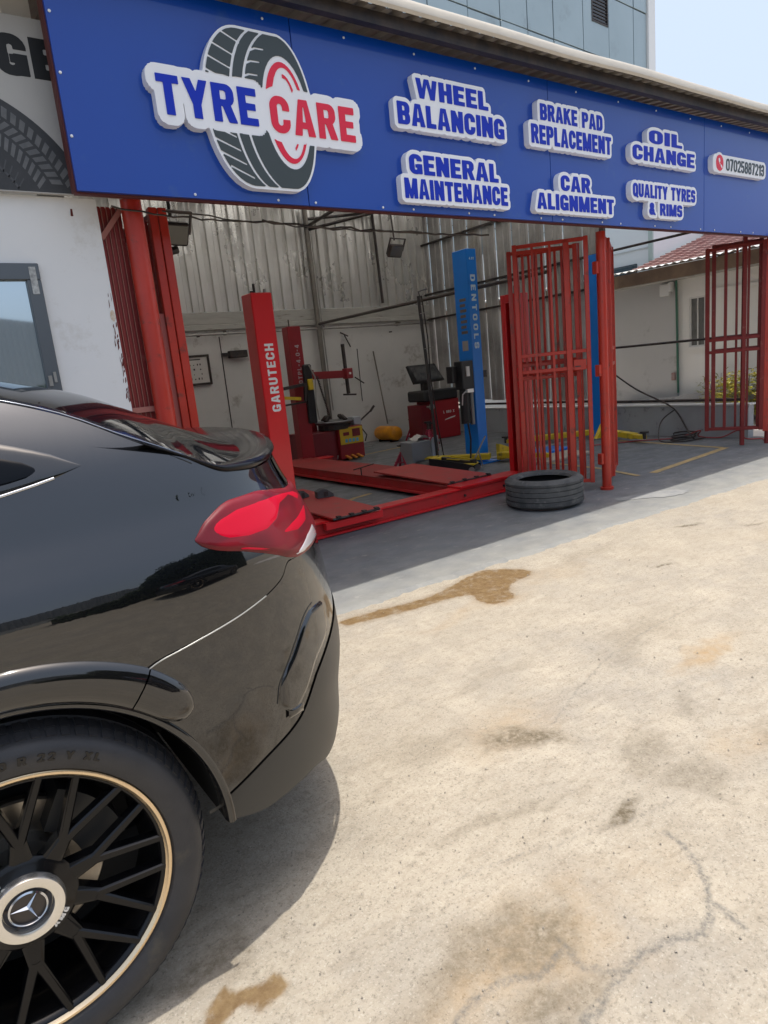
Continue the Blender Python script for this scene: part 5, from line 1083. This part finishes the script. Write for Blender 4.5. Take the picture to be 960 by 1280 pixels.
# ================================================================ THE BLACK CAR (parallel to the shop front, rear towards +X)
def pchip(xs,ys):
    xs=np.array(xs,float);ys=np.array(ys,float);h=np.diff(xs);d=np.diff(ys)/h
    m=np.zeros(len(xs));m[0]=d[0];m[-1]=d[-1]
    for i in range(1,len(xs)-1):
        if d[i-1]*d[i]>0:
            w1=2*h[i]+h[i-1];w2=h[i]+2*h[i-1];m[i]=(w1+w2)/(w1/d[i-1]+w2/d[i])
    def f(x):
        x=np.clip(np.asarray(x,float),xs[0],xs[-1]);i=np.clip(np.searchsorted(xs,x)-1,0,len(h)-1)
        t=(x-xs[i])/h[i];return (1+2*t)*(1-t)**2*ys[i]+t*(1-t)**2*h[i]*m[i]+t*t*(3-2*t)*ys[i+1]+t*t*(t-1)*h[i]*m[i+1]
    return f
f_dy=pchip([.15,.3,.45,.6,.8,.95,1.04,1.10,1.16,1.22,1.28,1.35,1.45,1.55,1.65,1.8],[.10,.06,.03,.015,0,0,.003,.013,.034,.058,.076,.105,.17,.25,.37,.6])
f_rx=pchip([.15,.25,.36,.46,.62,.75,.9,1.03,1.1,1.25,1.35],[-.04,0,.03,.035,.06,.05,.03,0,-.03,-.10,-.13])
f_ze=pchip([-4.12,-3.6,-2.9,-2.1,-1.2,-.4,.14,.28,.4,.54,.70,.85,1.0,1.12],[.85,1.02,1.13,1.60,1.68,1.635,1.52,1.47,1.41,1.35,1.28,1.268,1.275,1.29])
f_zc=pchip([-4.12,-3.6,-2.8,-1.8,-1.2,-.4,0,.2,.41,.62,.83,1.0,1.12],[.95,1.12,1.25,1.70,1.75,1.70,1.64,1.59,1.535,1.440,1.345,1.305,1.30])
f_bulge=pchip([.2,1.06,1.11,1.16,1.21,1.27,1.34,1.45,2],[0,0,.004,.010,.014,.014,.009,0,0])
YS,YC=1.5,2.56
def body(u,z):
    u=np.asarray(u,float);z=np.asarray(z,float)
    th=np.where(u>.25,u-.25,np.where(u<-3.25,-3.25-u,0));sg=np.where(u<-1,-1.,1.)
    th=np.clip(th,0,1)*np.pi/2;s=np.sin(th)**.8;c=np.cos(th)**.8
    x=np.where(u>.25,.25+.87*s,np.where(u<-3.25,-3.25-.87*s,u));y=YC-(YC-YS)*c+f_bulge(z)*(1-np.clip((u-.12)/.33,0,1))
    nx=s**1.5/.87;ny=c**1.5/(YC-YS);L=np.hypot(nx,ny);nx/=L;ny/=L
    return np.stack([x+sg*nx*f_rx(z),y+ny*f_dy(z),z+0*x],-1)
def zedge(u): return f_ze(body(u,np.full(np.shape(u),1.0))[...,0])
def bodyn(u,z):
    e=1e-3;a=body(u+e,z)-body(u-e,z);b=body(u,z+e)-body(u,z-e);n=np.cross(a,b);n/=np.linalg.norm(n,axis=-1,keepdims=True)+1e-12
    return n

M_paint = mat('black_metallic_paint', (.009, .010, .013), .38, 1., coat=1., coat_r=.008, spec=.6, bump=.012, bscale=7)
M_paint.node_tree.nodes['Principled BSDF'].inputs['Coat IOR'].default_value = 1.80
M_gloss = mat('gloss_black_trim', (.006, .006, .007), .07, 0, coat=1., coat_r=.01)
M_satin = mat('satin_grey_plastic', (.036, .036, .035), .42, .1, bump=.04, bscale=220)
M_under = mat('black_underbody', (.010, .010, .010), .85)
M_cglass = mat('car_dark_glass', (.002, .003, .005), .05, 0, spec=.16)
M_chrome = mat('bright_trim', (.62, .64, .68), .14, 1.); M_dchrome = mat('dark_bright_trim', (.22, .24, .28), .12, 1.)
car = thing('parked_car', 'glossy black coupe style car with gold rimmed black wheel, its rear beside the yard', 'car', (-1.5, 2.56, 0))
WX, WZ, RA = -.01, .417, .468
def seam_line(u, xs_, zs_): return pchip(xs_, zs_)(u)
f_bot = pchip([-4.3, -3.8, -2.6, -.6, .2, .339, .369, .456, .594, .70, 1.25], [.30, .28, .26, .26, .42, .40, .375, .338, .335, .30, .28])
f_apron = pchip([.2, .339, .369, .441, .546, .624, .75, .882, 1.25], [.44, .445, .46, .498, .545, .64, .71, .745, .76])
f_bline = pchip([.22, .254, .284, .354, .506, .562, .60, .80, 1.25], [.84, .85, .888, .908, .948, .972, 1.005, .99, .985])
def archz(u, x, R_=RA):
    z = np.full(np.shape(u), -9.)
    for cx_ in (WX, WX-3.1):
        d = R_*R_-(x-cx_)**2; z = np.where((d > 0) & (np.abs(u-cx_) < R_+.1), WZ+np.sqrt(np.maximum(d, 0)), z)
    return z
def z_low(u): x = body(u, np.full(np.shape(u), .7))[..., 0]; return np.maximum(f_bot(u), archz(u, x))
def both(Gs, name, m, parent=None, mirror=True):
    parent = parent or car; a = MB(); b = MB()
    for G in Gs:
        a.grid(G); Q = G.copy(); Q[..., 1] = 2*YC-Q[..., 1]; b.grid(Q, True)
    o = a.build(name, m, parent, smooth=True)
    if mirror: b.build(name, m, parent, smooth=True)
    return o
def panel(us, flo, fhi, nt=26, off=0., name='panel', m=None, parent=car, mirror=True, smooth=True, inner=None):
    us = np.array(us); lo = flo(us); hi = np.maximum(fhi(us), lo+1e-4); T = np.linspace(0, 1, nt)[None]
    U = us[:, None]+0*T; Zz = lo[:, None]*(1-T)+hi[:, None]*T; Pp = body(U, Zz)
    if off: Pp = Pp+bodyn(U, Zz)*off*SGN
    return both([Pp], name, m, parent, mirror)
nn = bodyn(np.array([0.]), np.array([.9]))[0]; SGN = -1. if nn[1] > 0 else 1.      # +1: normals already outward (-Y on the near side)
def urange(a, b, d): return list(np.linspace(a, b, max(int((b-a)/d), 2)))
edge_us = sorted(set(urange(-4.25, -3.6, .05)+urange(-3.6, -.5, .06)+urange(-.5, .60, .010)+urange(.60, 1.25, .02)+[WX+RA*math.cos(a) for a in np.linspace(0, PI, 90)]+[WX-3.1+RA*math.cos(a) for a in np.linspace(0, PI, 50)]+[WX+RA*k*.99999 for k in (-1, 1)]+[WX+RA*k*1.0005 for k in (-1, 1)]))
edge_us = [float(u) for u in edge_us]
GAP = .0035
back = [u for u in edge_us if u >= .232]; fore = [u for u in edge_us if u <= .236]
hi_ = lambda u: zedge(u)
# quarter panel and flank: above the bumper line behind the arch, down to the sill in front of it
panel(fore+[.236], z_low, hi_, 46, name='body_side', m=M_paint)
panel([.236]+[u for u in back if u > .236], lambda u: f_bline(u)+GAP, hi_, 34, name='quarter_panel', m=M_paint)
panel([u for u in edge_us if u >= .236], lambda u: np.maximum(f_apron(u), z_low(u))+GAP*.6, lambda u: np.maximum(f_bline(u), z_low(u)+.001), 26, name='bumper', m=M_paint)
panel([u for u in edge_us if u >= .325], lambda u: np.minimum(z_low(u), f_apron(u)-.01), lambda u: f_apron(u), 14, off=.004, name='bumper_apron', m=M_satin)
# dark lining just behind the gaps, and the wheel housings
panel([u for u in edge_us if u >= .25 and u <= 1.25][::3], lambda u: np.maximum(z_low(u), .3)+.01, lambda u: np.minimum(zedge(u)-.02, 1.08), 14, off=-.012, name='inner_shell', m=M_under)
for k, cx_ in enumerate((WX, WX-3.1)):
    A = np.linspace(-.04, PI+.04, 40)
    for ys in ((1.52, 1.98), (2*YC-1.98, 2*YC-1.52)):
        P = np.array([[(cx_+(RA-.004)*math.cos(a), y, WZ+(RA-.004)*math.sin(a)) for a in A] for y in np.linspace(ys[0], ys[1], 6)]); MB().grid(P).build('wheel_housing', M_under, car, smooth=True)
    for yb in (0, 1):
        lip = MB(); sg = 1 if yb == 0 else -1; y_ = lambda y: y if yb == 0 else 2*YC-y
        A2 = np.linspace(-.02, PI+.02, 90)
        prof = [(RA+.012, 1.502), (RA+.004, 1.496), (RA-.006, 1.500), (RA-.010, 1.52), (RA-.008, 1.56)]
        P = np.array([[(cx_+r*math.cos(a), y_(y), WZ+r*math.sin(a)) for a in A2] for r, y in prof]); lip.grid(P)
        lip.build('arch_lip', M_gloss, car, smooth=True)
MB().box(-3.9, .30, 1.66, 3.46, .27, .40, .02).box(-2.55, -.6, 1.56, 3.56, .26, .4).box(.25, .88, 2.1, 3.02, .40, .6, .02).box(-4.0, .3, 2.0, 3.1, .30, .7).box(.465, .54, 1.63, 3.49, .37, .52).build('underbody', M_under, car)
# gloss flare over the arch
def flare(cx_, a0, a1, name, m, lo=True, hi=True):
    A2 = np.linspace(a0, a1, 110)
    for yb in (0, 1):
        rows = []
        for r_, h in [(.006, .0), (.010, .010), (.030, .016), (.055, .018), (.078, .014), (.090, .005), (.094, -.004)]:
            row = []
            for a in A2:
                e = max(0., min(1., (a-a0)/.16 if lo else 1., (a1-a)/.16 if hi else 1.)); e = math.sqrt(1-(1-e)**2); wsc = .86+.30*max(0., 1-abs(a-.95)/.9)
                r = RA+(.05+(r_-.05)*(.15+.85*e))*wsc; x = cx_+r*math.cos(a); z = WZ+r*math.sin(a); hh = h*e if h > 0 else h
                u_ = x if x <= .25 else .25+math.asin(min(1, ((x-.25)/.87))**(1/.8))/(PI/2)
                y = body(np.array([u_]), np.array([z]))[0][1]-hh-.001+(.008 if e < .02 else 0)
                row.append((x, y if yb == 0 else 2*YC-y, z))
            rows.append(row)
        MB().grid(np.array(rows), yb == 1).build(name, m, car, smooth=True)
flare(WX, .655, .938, 'wheel_arch_flare', M_gloss, hi=False); flare(WX, .945, PI-.2, 'wheel_arch_flare', M_gloss, lo=False); flare(WX-3.1, .2, PI-.3, 'wheel_arch_flare', M_gloss)
# bumper shut line and other fine lines laid on the surface
def surf_line(name, uz, wd, m, off=.0015, sub=8, mirror=True, h=None):
    us, zs = zip(*uz); t_ = np.concatenate([[0], np.cumsum(np.hypot(np.diff(us), np.diff(zs)))]); fu, fz = pchip(t_, us) if False else (lambda q: np.interp(q, t_, us)), (lambda q: np.interp(q, t_, zs))
    q = np.linspace(0, t_[-1], len(us)*sub); u = fu(q); z = fz(q)
    k = np.ones(5)/5; up = np.pad(u, 2, 'edge'); zp = np.pad(z, 2, 'edge'); u = np.convolve(up, k, 'valid'); z = np.convolve(zp, k, 'valid')
    P = body(u, z); N_ = bodyn(u, z)*SGN; T_ = np.gradient(P, axis=0); T_ /= np.linalg.norm(T_, axis=1, keepdims=True); B_ = np.cross(N_, T_)
    rows = [P+B_*wd*c_+N_*o_ for c_, o_ in ((-.5, -.001), (-.4, off), (.4, off), (.5, -.001))]
    return both([np.array(rows)], name, m, car, mirror)
surf_line('shut_line_glint', [(.262, .848), (.272, .872), (.29, .890), (.354, .9085), (.43, .927), (.506, .9485)], .0035, mat('thin_highlight', (.42, .42, .40), .3, .6), .0008)  # pale strip painting a glint along the bumper shut line
# tail lamp
lt = [(.386, 1.142), (.421, 1.179), (.504, 1.212), (.585, 1.212), (.669, 1.200), (.804, 1.178), (1.0, 1.17), (1.12, 1.165)]
lb = [(.386, 1.142), (.399, 1.122), (.486, 1.079), (.560, 1.042), (.609, 1.014), (.657, 1.000), (.764, .996), (.9, 1.02), (1.12, 1.06)]
f_lt = pchip(*zip(*lt)); f_lb = pchip(*zip(*lb))
def lamp(us, flo, fhi, off, name, m, nt=18, parent=car, bul=.010):
    us = np.array(us); lo = flo(us); hi = fhi(us); T = np.linspace(0, 1, nt)[None]; U = us[:, None]+0*T; Zz = lo[:, None]*(1-T)+hi[:, None]*T
    s = np.clip(np.minimum(T, 1-T)*(hi-lo)[:, None]/.014, 0, 1); s = np.sqrt(1-(1-s)**2); e = np.clip((U-us[0])/.02, 0, 1)*np.clip((us[-1]-U)/.02, 0, 1)
    Pp = body(U, Zz)+bodyn(U, Zz)*SGN*(off+bul*s*e**.5)[..., None]; return both([Pp], name, m, parent)
def lens_mat():
    m = bpy.data.materials.new('red_tail_lens'); m.use_nodes = True; nt = m.node_tree; N = nt.nodes; L = nt.links; b = N['Principled BSDF']
    tc = N.new('ShaderNodeTexCoord'); mp = N.new('ShaderNodeMapping'); mp.inputs['Scale'].default_value = (3.2, 1, 7); L.new(tc.outputs['Object'], mp.inputs[0])
    n = N.new('ShaderNodeTexNoise'); n.inputs['Scale'].default_value = 1.6; n.inputs['Detail'].default_value = 1.; n.inputs['Distortion'].default_value = 1.2; L.new(mp.outputs[0], n.inputs[0])
    cr = N.new('ShaderNodeValToRGB'); L.new(n.outputs['Fac'], cr.inputs[0]); e = cr.color_ramp.elements; e[0].position = .4; e[0].color = (.11, .002, .008, 1); e[1].position = .6; e[1].color = (.18, .002, .010, 1)
    L.new(cr.outputs[0], b.inputs['Base Color']); b.inputs['Roughness'].default_value = .55; b.inputs['Coat Weight'].default_value = .4; b.inputs['Coat Roughness'].default_value = .01; b.inputs['Specular IOR Level'].default_value = .2
    return m
M_lens = lens_mat()
def lens_in(name, m, pts_hi, pts_lo, off): return lamp(list(np.linspace(pts_hi[0][0], pts_hi[-1][0], 24)), pchip(*zip(*pts_lo)), pchip(*zip(*pts_hi)), off, name, m, 10, tl, .003)
lamp(list(np.linspace(.386, 1.12, 90)), lambda u: f_lb(u)-.005, lambda u: f_lt(u)+.005, -.002, 'lamp_gasket', M_gloss, 8, bul=.004)
tl = lamp(list(np.linspace(.388, 1.12, 90)), f_lb, f_lt, .001, 'tail_light', M_lens)
M_glow = mat('bright_lamp_red', (.52, .001, .022), .6, coat=.3, spec=.1)
lamp(list(np.linspace(.415, .86, 60)), lambda u: np.interp(u, [.415, .45, .50, .56, .61, .66, .74, .80, .86], [1.150, 1.118, 1.105, 1.103, 1.118, 1.152, 1.158, 1.128, 1.13]), lambda u: np.interp(u, [.415, .45, .50, .58, .70, .80, .86], [1.156, 1.178, 1.192, 1.192, 1.180, 1.163, 1.14]), .0093, 'light_element', M_glow, 8, tl, .0022)
lamp(list(np.linspace(.60, .84, 40)), lambda u: np.interp(u, [.60, .68, .76, .84], [1.082, 1.066, 1.070, 1.10]), lambda u: np.interp(u, [.60, .66, .76, .84], [1.090, 1.100, 1.108, 1.112]), .0093, 'light_element', M_glow, 8, tl, .0022)
lamp(list(np.linspace(.47, .66, 40)), lambda u: np.interp(u, [.47, .56, .66], [1.090, 1.052, 1.03]), lambda u: np.interp(u, [.47, .56, .66], [1.096, 1.064, 1.044]), .0093, 'light_element', M_glow, 6, tl, .0018)
lamp(list(np.linspace(.63, .82, 24)), lambda u: np.interp(u, [.63, .67, .82], [1.013, 1.008, 1.008]), lambda u: np.interp(u, [.63, .72, .80, .82], [1.016, 1.044, 1.052, 1.03]), .0095, 'reversing_lens', mat('clear_lens', (.62, .56, .58), .15, .1, coat=1), 8, tl, .003)
# vertical vent pod in the bumper corner
hi_p = [(.489, .64), (.497, .685), (.55, .762), (.60, .822), (.64, .842), (.704, .835), (.722, .78)]; lo_p = [(.489, .63), (.50, .605), (.53, .578), (.56, .60), (.62, .675), (.69, .72), (.722, .76)]
lamp(list(np.linspace(.489, .722, 60)), pchip(*zip(*lo_p)), pchip(*zip(*hi_p)), -.004, 'air_vent_cover', M_paint, 14, bul=.011)
surf_line('vent_groove', [(.482, .635), (.492, .69), (.548, .768), (.597, .828), (.63, .848), (.66, .852)], .004, M_under, .0008)
lamp(list(np.linspace(.507, .555, 20)), lambda u: np.interp(u, [.507, .555], [.574, .566]), lambda u: np.interp(u, [.507, .555], [.60, .592]), .006, 'vent_slot', M_gloss, 8, bul=.006)
# side window and its surround
def win(name, m, top, bot, off, a, b, bul=.003): return lamp(list(np.linspace(a, b, 70)), pchip(*zip(*bot)), pchip(*zip(*top)), off, name, m, 14, bul=bul)
top_o = [(-2.0, 1.57), (-1.2, 1.615), (-.5, 1.575), (-.1, 1.50), (.10, 1.438), (.20, 1.403), (.240, 1.385), (.256, 1.372), (.263, 1.357)]; bot_o = [(-2.0, 1.22), (-1.2, 1.24), (-.5, 1.265), (-.1, 1.30), (.113, 1.318), (.211, 1.336), (.246, 1.342), (.257, 1.348), (.263, 1.3565)]
win('window_surround', M_gloss, top_o, bot_o, .000, -2.0, .263, .004)
top_i = [(-2.0, 1.545), (-1.2, 1.59), (-.5, 1.55), (-.1, 1.472), (.10, 1.406), (.19, 1.371), (.203, 1.360)]; bot_i = [(-2.0, 1.25), (-1.2, 1.27), (-.5, 1.29), (-.1, 1.318), (.118, 1.336), (.196, 1.353), (.203, 1.359)]
win('side_window', M_cglass, top_i, bot_i, .003, -2.0, .203, .003)
surf_line('window_trim', [(-2.0, 1.213), (-1.2, 1.233), (-.5, 1.258), (-.1, 1.293), (.113, 1.311), (.211, 1.329), (.256, 1.342), (.267, 1.350)], .006, M_chrome, .005, 4)
# roof and rear glass
def topz(x, w_): a = f_ze(x); c_ = f_zc(x); return a+(c_-a)*(1-(1-w_)**3.0)
def top_patch(us, w0, w1, nw, name, m, off=0.):
    us = np.array(us); E_ = body(us, zedge(us)); xc = np.where(us > 0, us*(1.0/1.25)*1.02, np.where(us < -3.25, -3.25+(us+3.25)*.8, us)); W_ = np.linspace(w0, w1, nw)[None]
    x = E_[:, :1]*(1-W_)+xc[:, None]*W_; y = E_[:, 1:2]*(1-W_)+YC*W_; z0 = E_[:, 2:3]; zc_ = f_zc(x); z = z0+(zc_-z0)*(1-(1-W_)**3.0)+off
    return both([np.stack([x, y, z], -1)], name, m)
top_patch(urange(-4.25, -.75, .08), 0, 1, 16, 'roof', M_paint)
top_patch(urange(-.75, 1.25, .02), 0, .06, 4, 'roof_rail', M_paint); top_patch(urange(-.75, 1.25, .02), .06, 1, 22, 'rear_glass', M_cglass)
us = np.array(urange(-1.2, .44, .02)); E_ = body(us, zedge(us)); N_ = bodyn(us, zedge(us)-.01)*SGN
mb = MB().tube([Vector(p)+Vector(n_)*.001+Vector((0, .006, .004)) for p, n_ in zip(E_, N_)], .0022, 6); mb.build('roof_trim', M_dchrome, car, smooth=True)
mb = MB().tube([Vector(p)+Vector(n_)*.001+Vector((0, -.002, -.012)) for p, n_ in zip(E_, N_)], .0028, 6); mb.build('roof_seam', M_under, car, smooth=True)
# small ducktail spoiler swept round the tail
us = np.array(urange(.28, 1.25, .015)); Bp = body(us, np.minimum(zedge(us), 1.34)); x_ = Bp[:, 0]; th = np.clip((us-.25), 0, 1)*PI/2; nx_ = np.sin(th)**.9; ny_ = -np.cos(th)**.9; nl = np.hypot(nx_, ny_); nx_ /= nl; ny_ /= nl
gro = sstep(us, .28, .66); zt = zedge(us)+.012*sstep(us, .3, .7)+.022*sstep(us, .6, 1.25)
sec = [(-.20, .004), (-.12, .012), (-.05, .018), (-.01, .017), (.008, .011), (.012, .003), (.006, -.006), (-.02, -.013), (-.07, -.018)]
rows = []
for o_, dz in sec:
    q = o_*gro; rows.append(np.stack([x_+nx_*q, Bp[:, 1]+ny_*q, zt+dz*gro-.004*(1-gro)], -1))
both([np.array(rows)], 'spoiler', mat('spoiler_black', (.004, .004, .006), .12, spec=.22))
panel([u for u in edge_us if u >= .80], lambda u: f_lt(u)+.008, lambda u: zedge(u)-.004, 8, off=.003, name='tailgate_trim', m=M_gloss)
# ---------------------------------------------------------------- wheels
M_tyre = mat('black_tyre_rubber', (.024, .025, .029), .5, col2=(.036, .036, .040), nscale=12, namt=.7, bump=.12, bscale=150, dirt=(.06, .055, .045), dscale=7, damt=.2)
M_rim = mat('satin_black_rim', (.006, .006, .007), .24, .3, coat=.25, coat_r=.1, spec=.3)
M_gold = mat('gold_rim_ring', (.82, .64, .42), .25, .85)
M_cast = mat('cast_metal', (.25, .24, .22), .45, .8, dirt=(.1, .07, .05), dscale=20, damt=.5)
def wheel(cx_, near=True):
    sg = 1 if near else -1; y0_ = 1.5177 if near else 2*YC-1.5177
    fy = lambda d: y0_+sg*d       # depth into the wheel
    w_ = bpy.data.objects.new('wheel', None); COL.objects.link(w_); w_.empty_display_size = .1; adopt(w_, car); WL[w_.name] = (0, 0, 0)
    # tyre section: (radius, depth)
    sec = [(.316, .012), (.322, -.002), (.335, -.010), (.352, -.014), (.368, -.013), (.382, -.006), (.391, .004), (.397, .017)]
    tr = []
    for a, b in ((.022, .055), (.064, .118), (.128, .182), (.192, .246), (.256, .290)): tr += [(.408 if a > .03 else .405, a), (.4165, a+.004), (.4175, b-.004), (.4175, b)] if a > .03 else [(.401, a), (.408, .038), (.413, b)]; tr += [(.407, b+.001), (.407, b+.007)]
    prof = sec+tr+[(.404, .305), (.38, .330), (.345, .328), (.316, .31)]
    MB().lathe([(r, sg*d) for r, d in prof], (cx_, y0_, WZ), 'Y', 128).build('tyre', M_tyre, w_, auto=28)
    mb = MB()
    for k in range(84):   # shoulder lugs
        a = 2*PI*k/84; u = Vector((math.cos(a), 0, math.sin(a))); v = Vector((-math.sin(a), 0, math.cos(a))); c0 = Vector((cx_, 0, WZ))
        for r0, d0, r1, d1 in ((.393, .008, .404, .028), (.405, .030, .4135, .056)):
            mb.obox(c0+u*r0+Vector((0, fy(d0), 0)), c0+u*r1+v*.003+Vector((0, fy(d1), 0)), .019, .006, u, .0)
    struct(mb.build('tread_blocks', M_tyre, w_), None, 'stuff')
    if near:
        # raised sidewall lettering along an arc
        def arc_txt(txt, ang, r, h, wdt, m, nm, dep=.0016, rev=False):
            F = U_(*line_fields(txt, 0, wdt, 0, h, .22, .24, .2))
            def fn(u, v, d):
                a = ang-(u-wdt/2)/r; rr = r+v
                return (cx_+rr*math.cos(a), y0_-.0135-d, WZ+rr*math.sin(a))
            return field_mesh(F, -.01, wdt+.01, -.006, h+.006, .0012, fn, 0, dep).build(nm, m, w_)
        arc_txt('AO R 22 Y XL', R(74.5), .348, .0185, .225, mat('tyre_letter', (.003, .003, .004), .25), 'lettering', .002)
        arc_txt('XL', R(122), .350, .0165, .07, bpy.data.materials['tyre_letter'], 'lettering', .002)
    MB().lathe([(r, sg*d) for r, d in ((.318, .012), (.316, .004), (.312, .002), (.3075, .003), (.304, .008), (.300, .012))], (cx_, y0_, WZ), 'Y', 128).build('gold_ring', M_gold, w_, auto=40)
    MB().lathe([(r, sg*d) for r, d in ((.300, .010), (.294, .012), (.290, .030), (.283, .06), (.275, .11), (.27, .20), (.275, .26), (.30, .29))], (cx_, y0_, WZ), 'Y', 96).build('rim_barrel', M_rim, w_, smooth=True)
    MB().lathe([(r, sg*d) for r, d in ((0, .14), (.185, .14), (.19, .145), (.19, .165), (0, .17))], (cx_, y0_, WZ), 'Y', 64).build('brake_disc', mat('worn_disc', (.42, .39, .35), .28, .95, stretch=(1, 1, 1), col2=(.3, .27, .23), nscale=30, namt=.4), w_, auto=40)
    MB().lathe([(r, sg*d) for r, d in ((0, .11), (.10, .11), (.11, .14), (0, .15))], (cx_, y0_, WZ), 'Y', 40).build('brake_hub', M_cast, w_, auto=40)
    A = np.linspace(R(8), R(62), 14); cal = [(.135*math.cos(a), .135*math.sin(a)) for a in A]+[(.235*math.cos(a), .235*math.sin(a)) for a in A[::-1]]
    MB().prism(cal, lambda u, v, d: (cx_+u, fy(d), WZ+v), .085, .19).build('brake_caliper', mat('dark_caliper', (.035, .035, .035), .5, .3), w_)
    MB().lathe([(r, sg*d) for r, d in ((0, .22), (.27, .22))], (cx_, y0_, WZ), 'Y', 40).build('backing_plate', M_under, w_)
    # ten forked spokes
    def bar2(mb, p, q, w0, w1, d0a, d0b, th_):   # p,q: (r, angle); d0a,d0b depths of the face
        P0 = Vector((p[0]*math.cos(p[1]), 0, p[0]*math.sin(p[1]))); P1 = Vector((q[0]*math.cos(q[1]), 0, q[0]*math.sin(q[1]))); d = (P1-P0).normalized(); n_ = Vector((-d.z, 0, d.x)); vs = []
        for P_, ww, dd in ((P0, w0, d0a), (P1, w1, d0b)):
            for k_, (s_, e_) in enumerate(((-.5, th_), (-.5, .004), (-.32, 0), (.32, 0), (.5, .004), (.5, th_))): vs.append((cx_+(P_+n_*ww*s_).x, fy(dd+e_), WZ+(P_+n_*ww*s_).z))
        mb.add(vs, [(i, (i+1) % 6, 6+(i+1) % 6, 6+i) for i in range(6)]+[tuple(range(6)), tuple(range(11, 5, -1))])
    for k in range(10):
        a = R(14)+k*PI/5; mb = MB(); bar2(mb, (.085, a), (.158, a), .052, .030, .030, .020, .035)
        for s_ in (-1, 1): bar2(mb, (.148, a+s_*.012), (.302, a+s_*R(10.6)), .022, .018, .0205, .010, .030)
        mb.build('spoke', M_rim, w_)
    MB().lathe([(r, sg*d) for r, d in ((.045, .04), (.108, .04), (.108, .032), (.098, .024), (.080, .022), (.076, .018))], (cx_, y0_, WZ), 'Y', 64).build('hub', M_rim, w_, auto=40)
    cap = MB().lathe([(r, sg*d) for r, d in ((.078, .022), (.077, .008), (.073, .002), (.060, .000), (.052, .004), (.050, .022), (.0, .022))], (cx_, y0_, WZ), 'Y', 64).build('hub_cap', mat('brushed_silver', (.80, .78, .74), .25, .9, stretch=(1, 1, 1)), w_, auto=40)
    MB().lathe([(r, sg*d) for r, d in ((.0495, .021), (.046, .0195), (.0, .0195))], (cx_, y0_, WZ), 'Y', 48).build('cap_recess', mat('dark_blue_recess', (.03, .035, .05), .3, .3), cap, auto=40)
    MB().lathe([(r, sg*d) for r, d in ((.040, .020), (.040, .012), (.036, .010), (.035, .014))], (cx_, y0_, WZ), 'Y', 48).build('emblem_ring', M_chrome, cap, auto=40)
    MB().lathe([(r, sg*d) for r, d in ((.036, .0165), (.0, .0165))], (cx_, y0_, WZ), 'Y', 40).build('emblem_disc', mat('dark_brown_disc', (.05, .04, .035), .4), cap)
    mb = MB()
    for k in range(3):
        a = R(52)+k*2*PI/3; d = (math.cos(a), math.sin(a)); n_ = (-d[1], d[0])
        mb.add([(cx_-n_[0]*.0055, fy(.0155), WZ-n_[1]*.0055), (cx_+d[0]*.037, fy(.0145), WZ+d[1]*.037), (cx_+n_[0]*.0055, fy(.0155), WZ+n_[1]*.0055), (cx_, fy(.009), WZ)], [(0, 1, 3), (1, 2, 3)])
    mb.build('star_emblem', M_chrome, cap)
    for k in range(5):
        a = R(20)+k*2*PI/5; P = (cx_+.044*math.cos(a), WZ+.044*math.sin(a)); MB().lathe([(0, 0), (.004, 0), (.004, -sg*.003), (0, -sg*.003)], (P[0], fy(.0195), P[1]), 'Y', 8).build('cap_stud', M_dark, cap)
    if near:
        for ang in (R(-48), R(132)):
            F = U_(*line_fields('AMG', 0, .046, 0, .0105, .22, .26, .22))
            fn = lambda u, v, d, ang=ang: (cx_+(.081+v)*math.cos(ang+(u-.023)/.086), fy(.0215-d), WZ+(.081+v)*math.sin(ang+(u-.023)/.086))
            fn = lambda u, v, d, ang=ang: (cx_+(.0925-v)*math.cos(ang+(u-.023)/.088), fy(.0215-d), WZ+(.0925-v)*math.sin(ang+(u-.023)/.088))
            field_mesh(F, -.004, .05, -.003, .014, .0008, fn, 0, .001).build('lettering', M_txtw, w_)
    return w_
wheel(WX); wheel(WX-3.1); wheel(WX, False); wheel(WX-3.1, False)

# a second black car stands across the yard; it shows only as the dark mass mirrored in the near car's flank
c2 = copy_tree(car, loc=(3.85, -1.75, 0), label='black car parked behind the viewer, seen only as a dark mirror image', rz=PI)
car['group'] = c2['group'] = 'black parked cars'
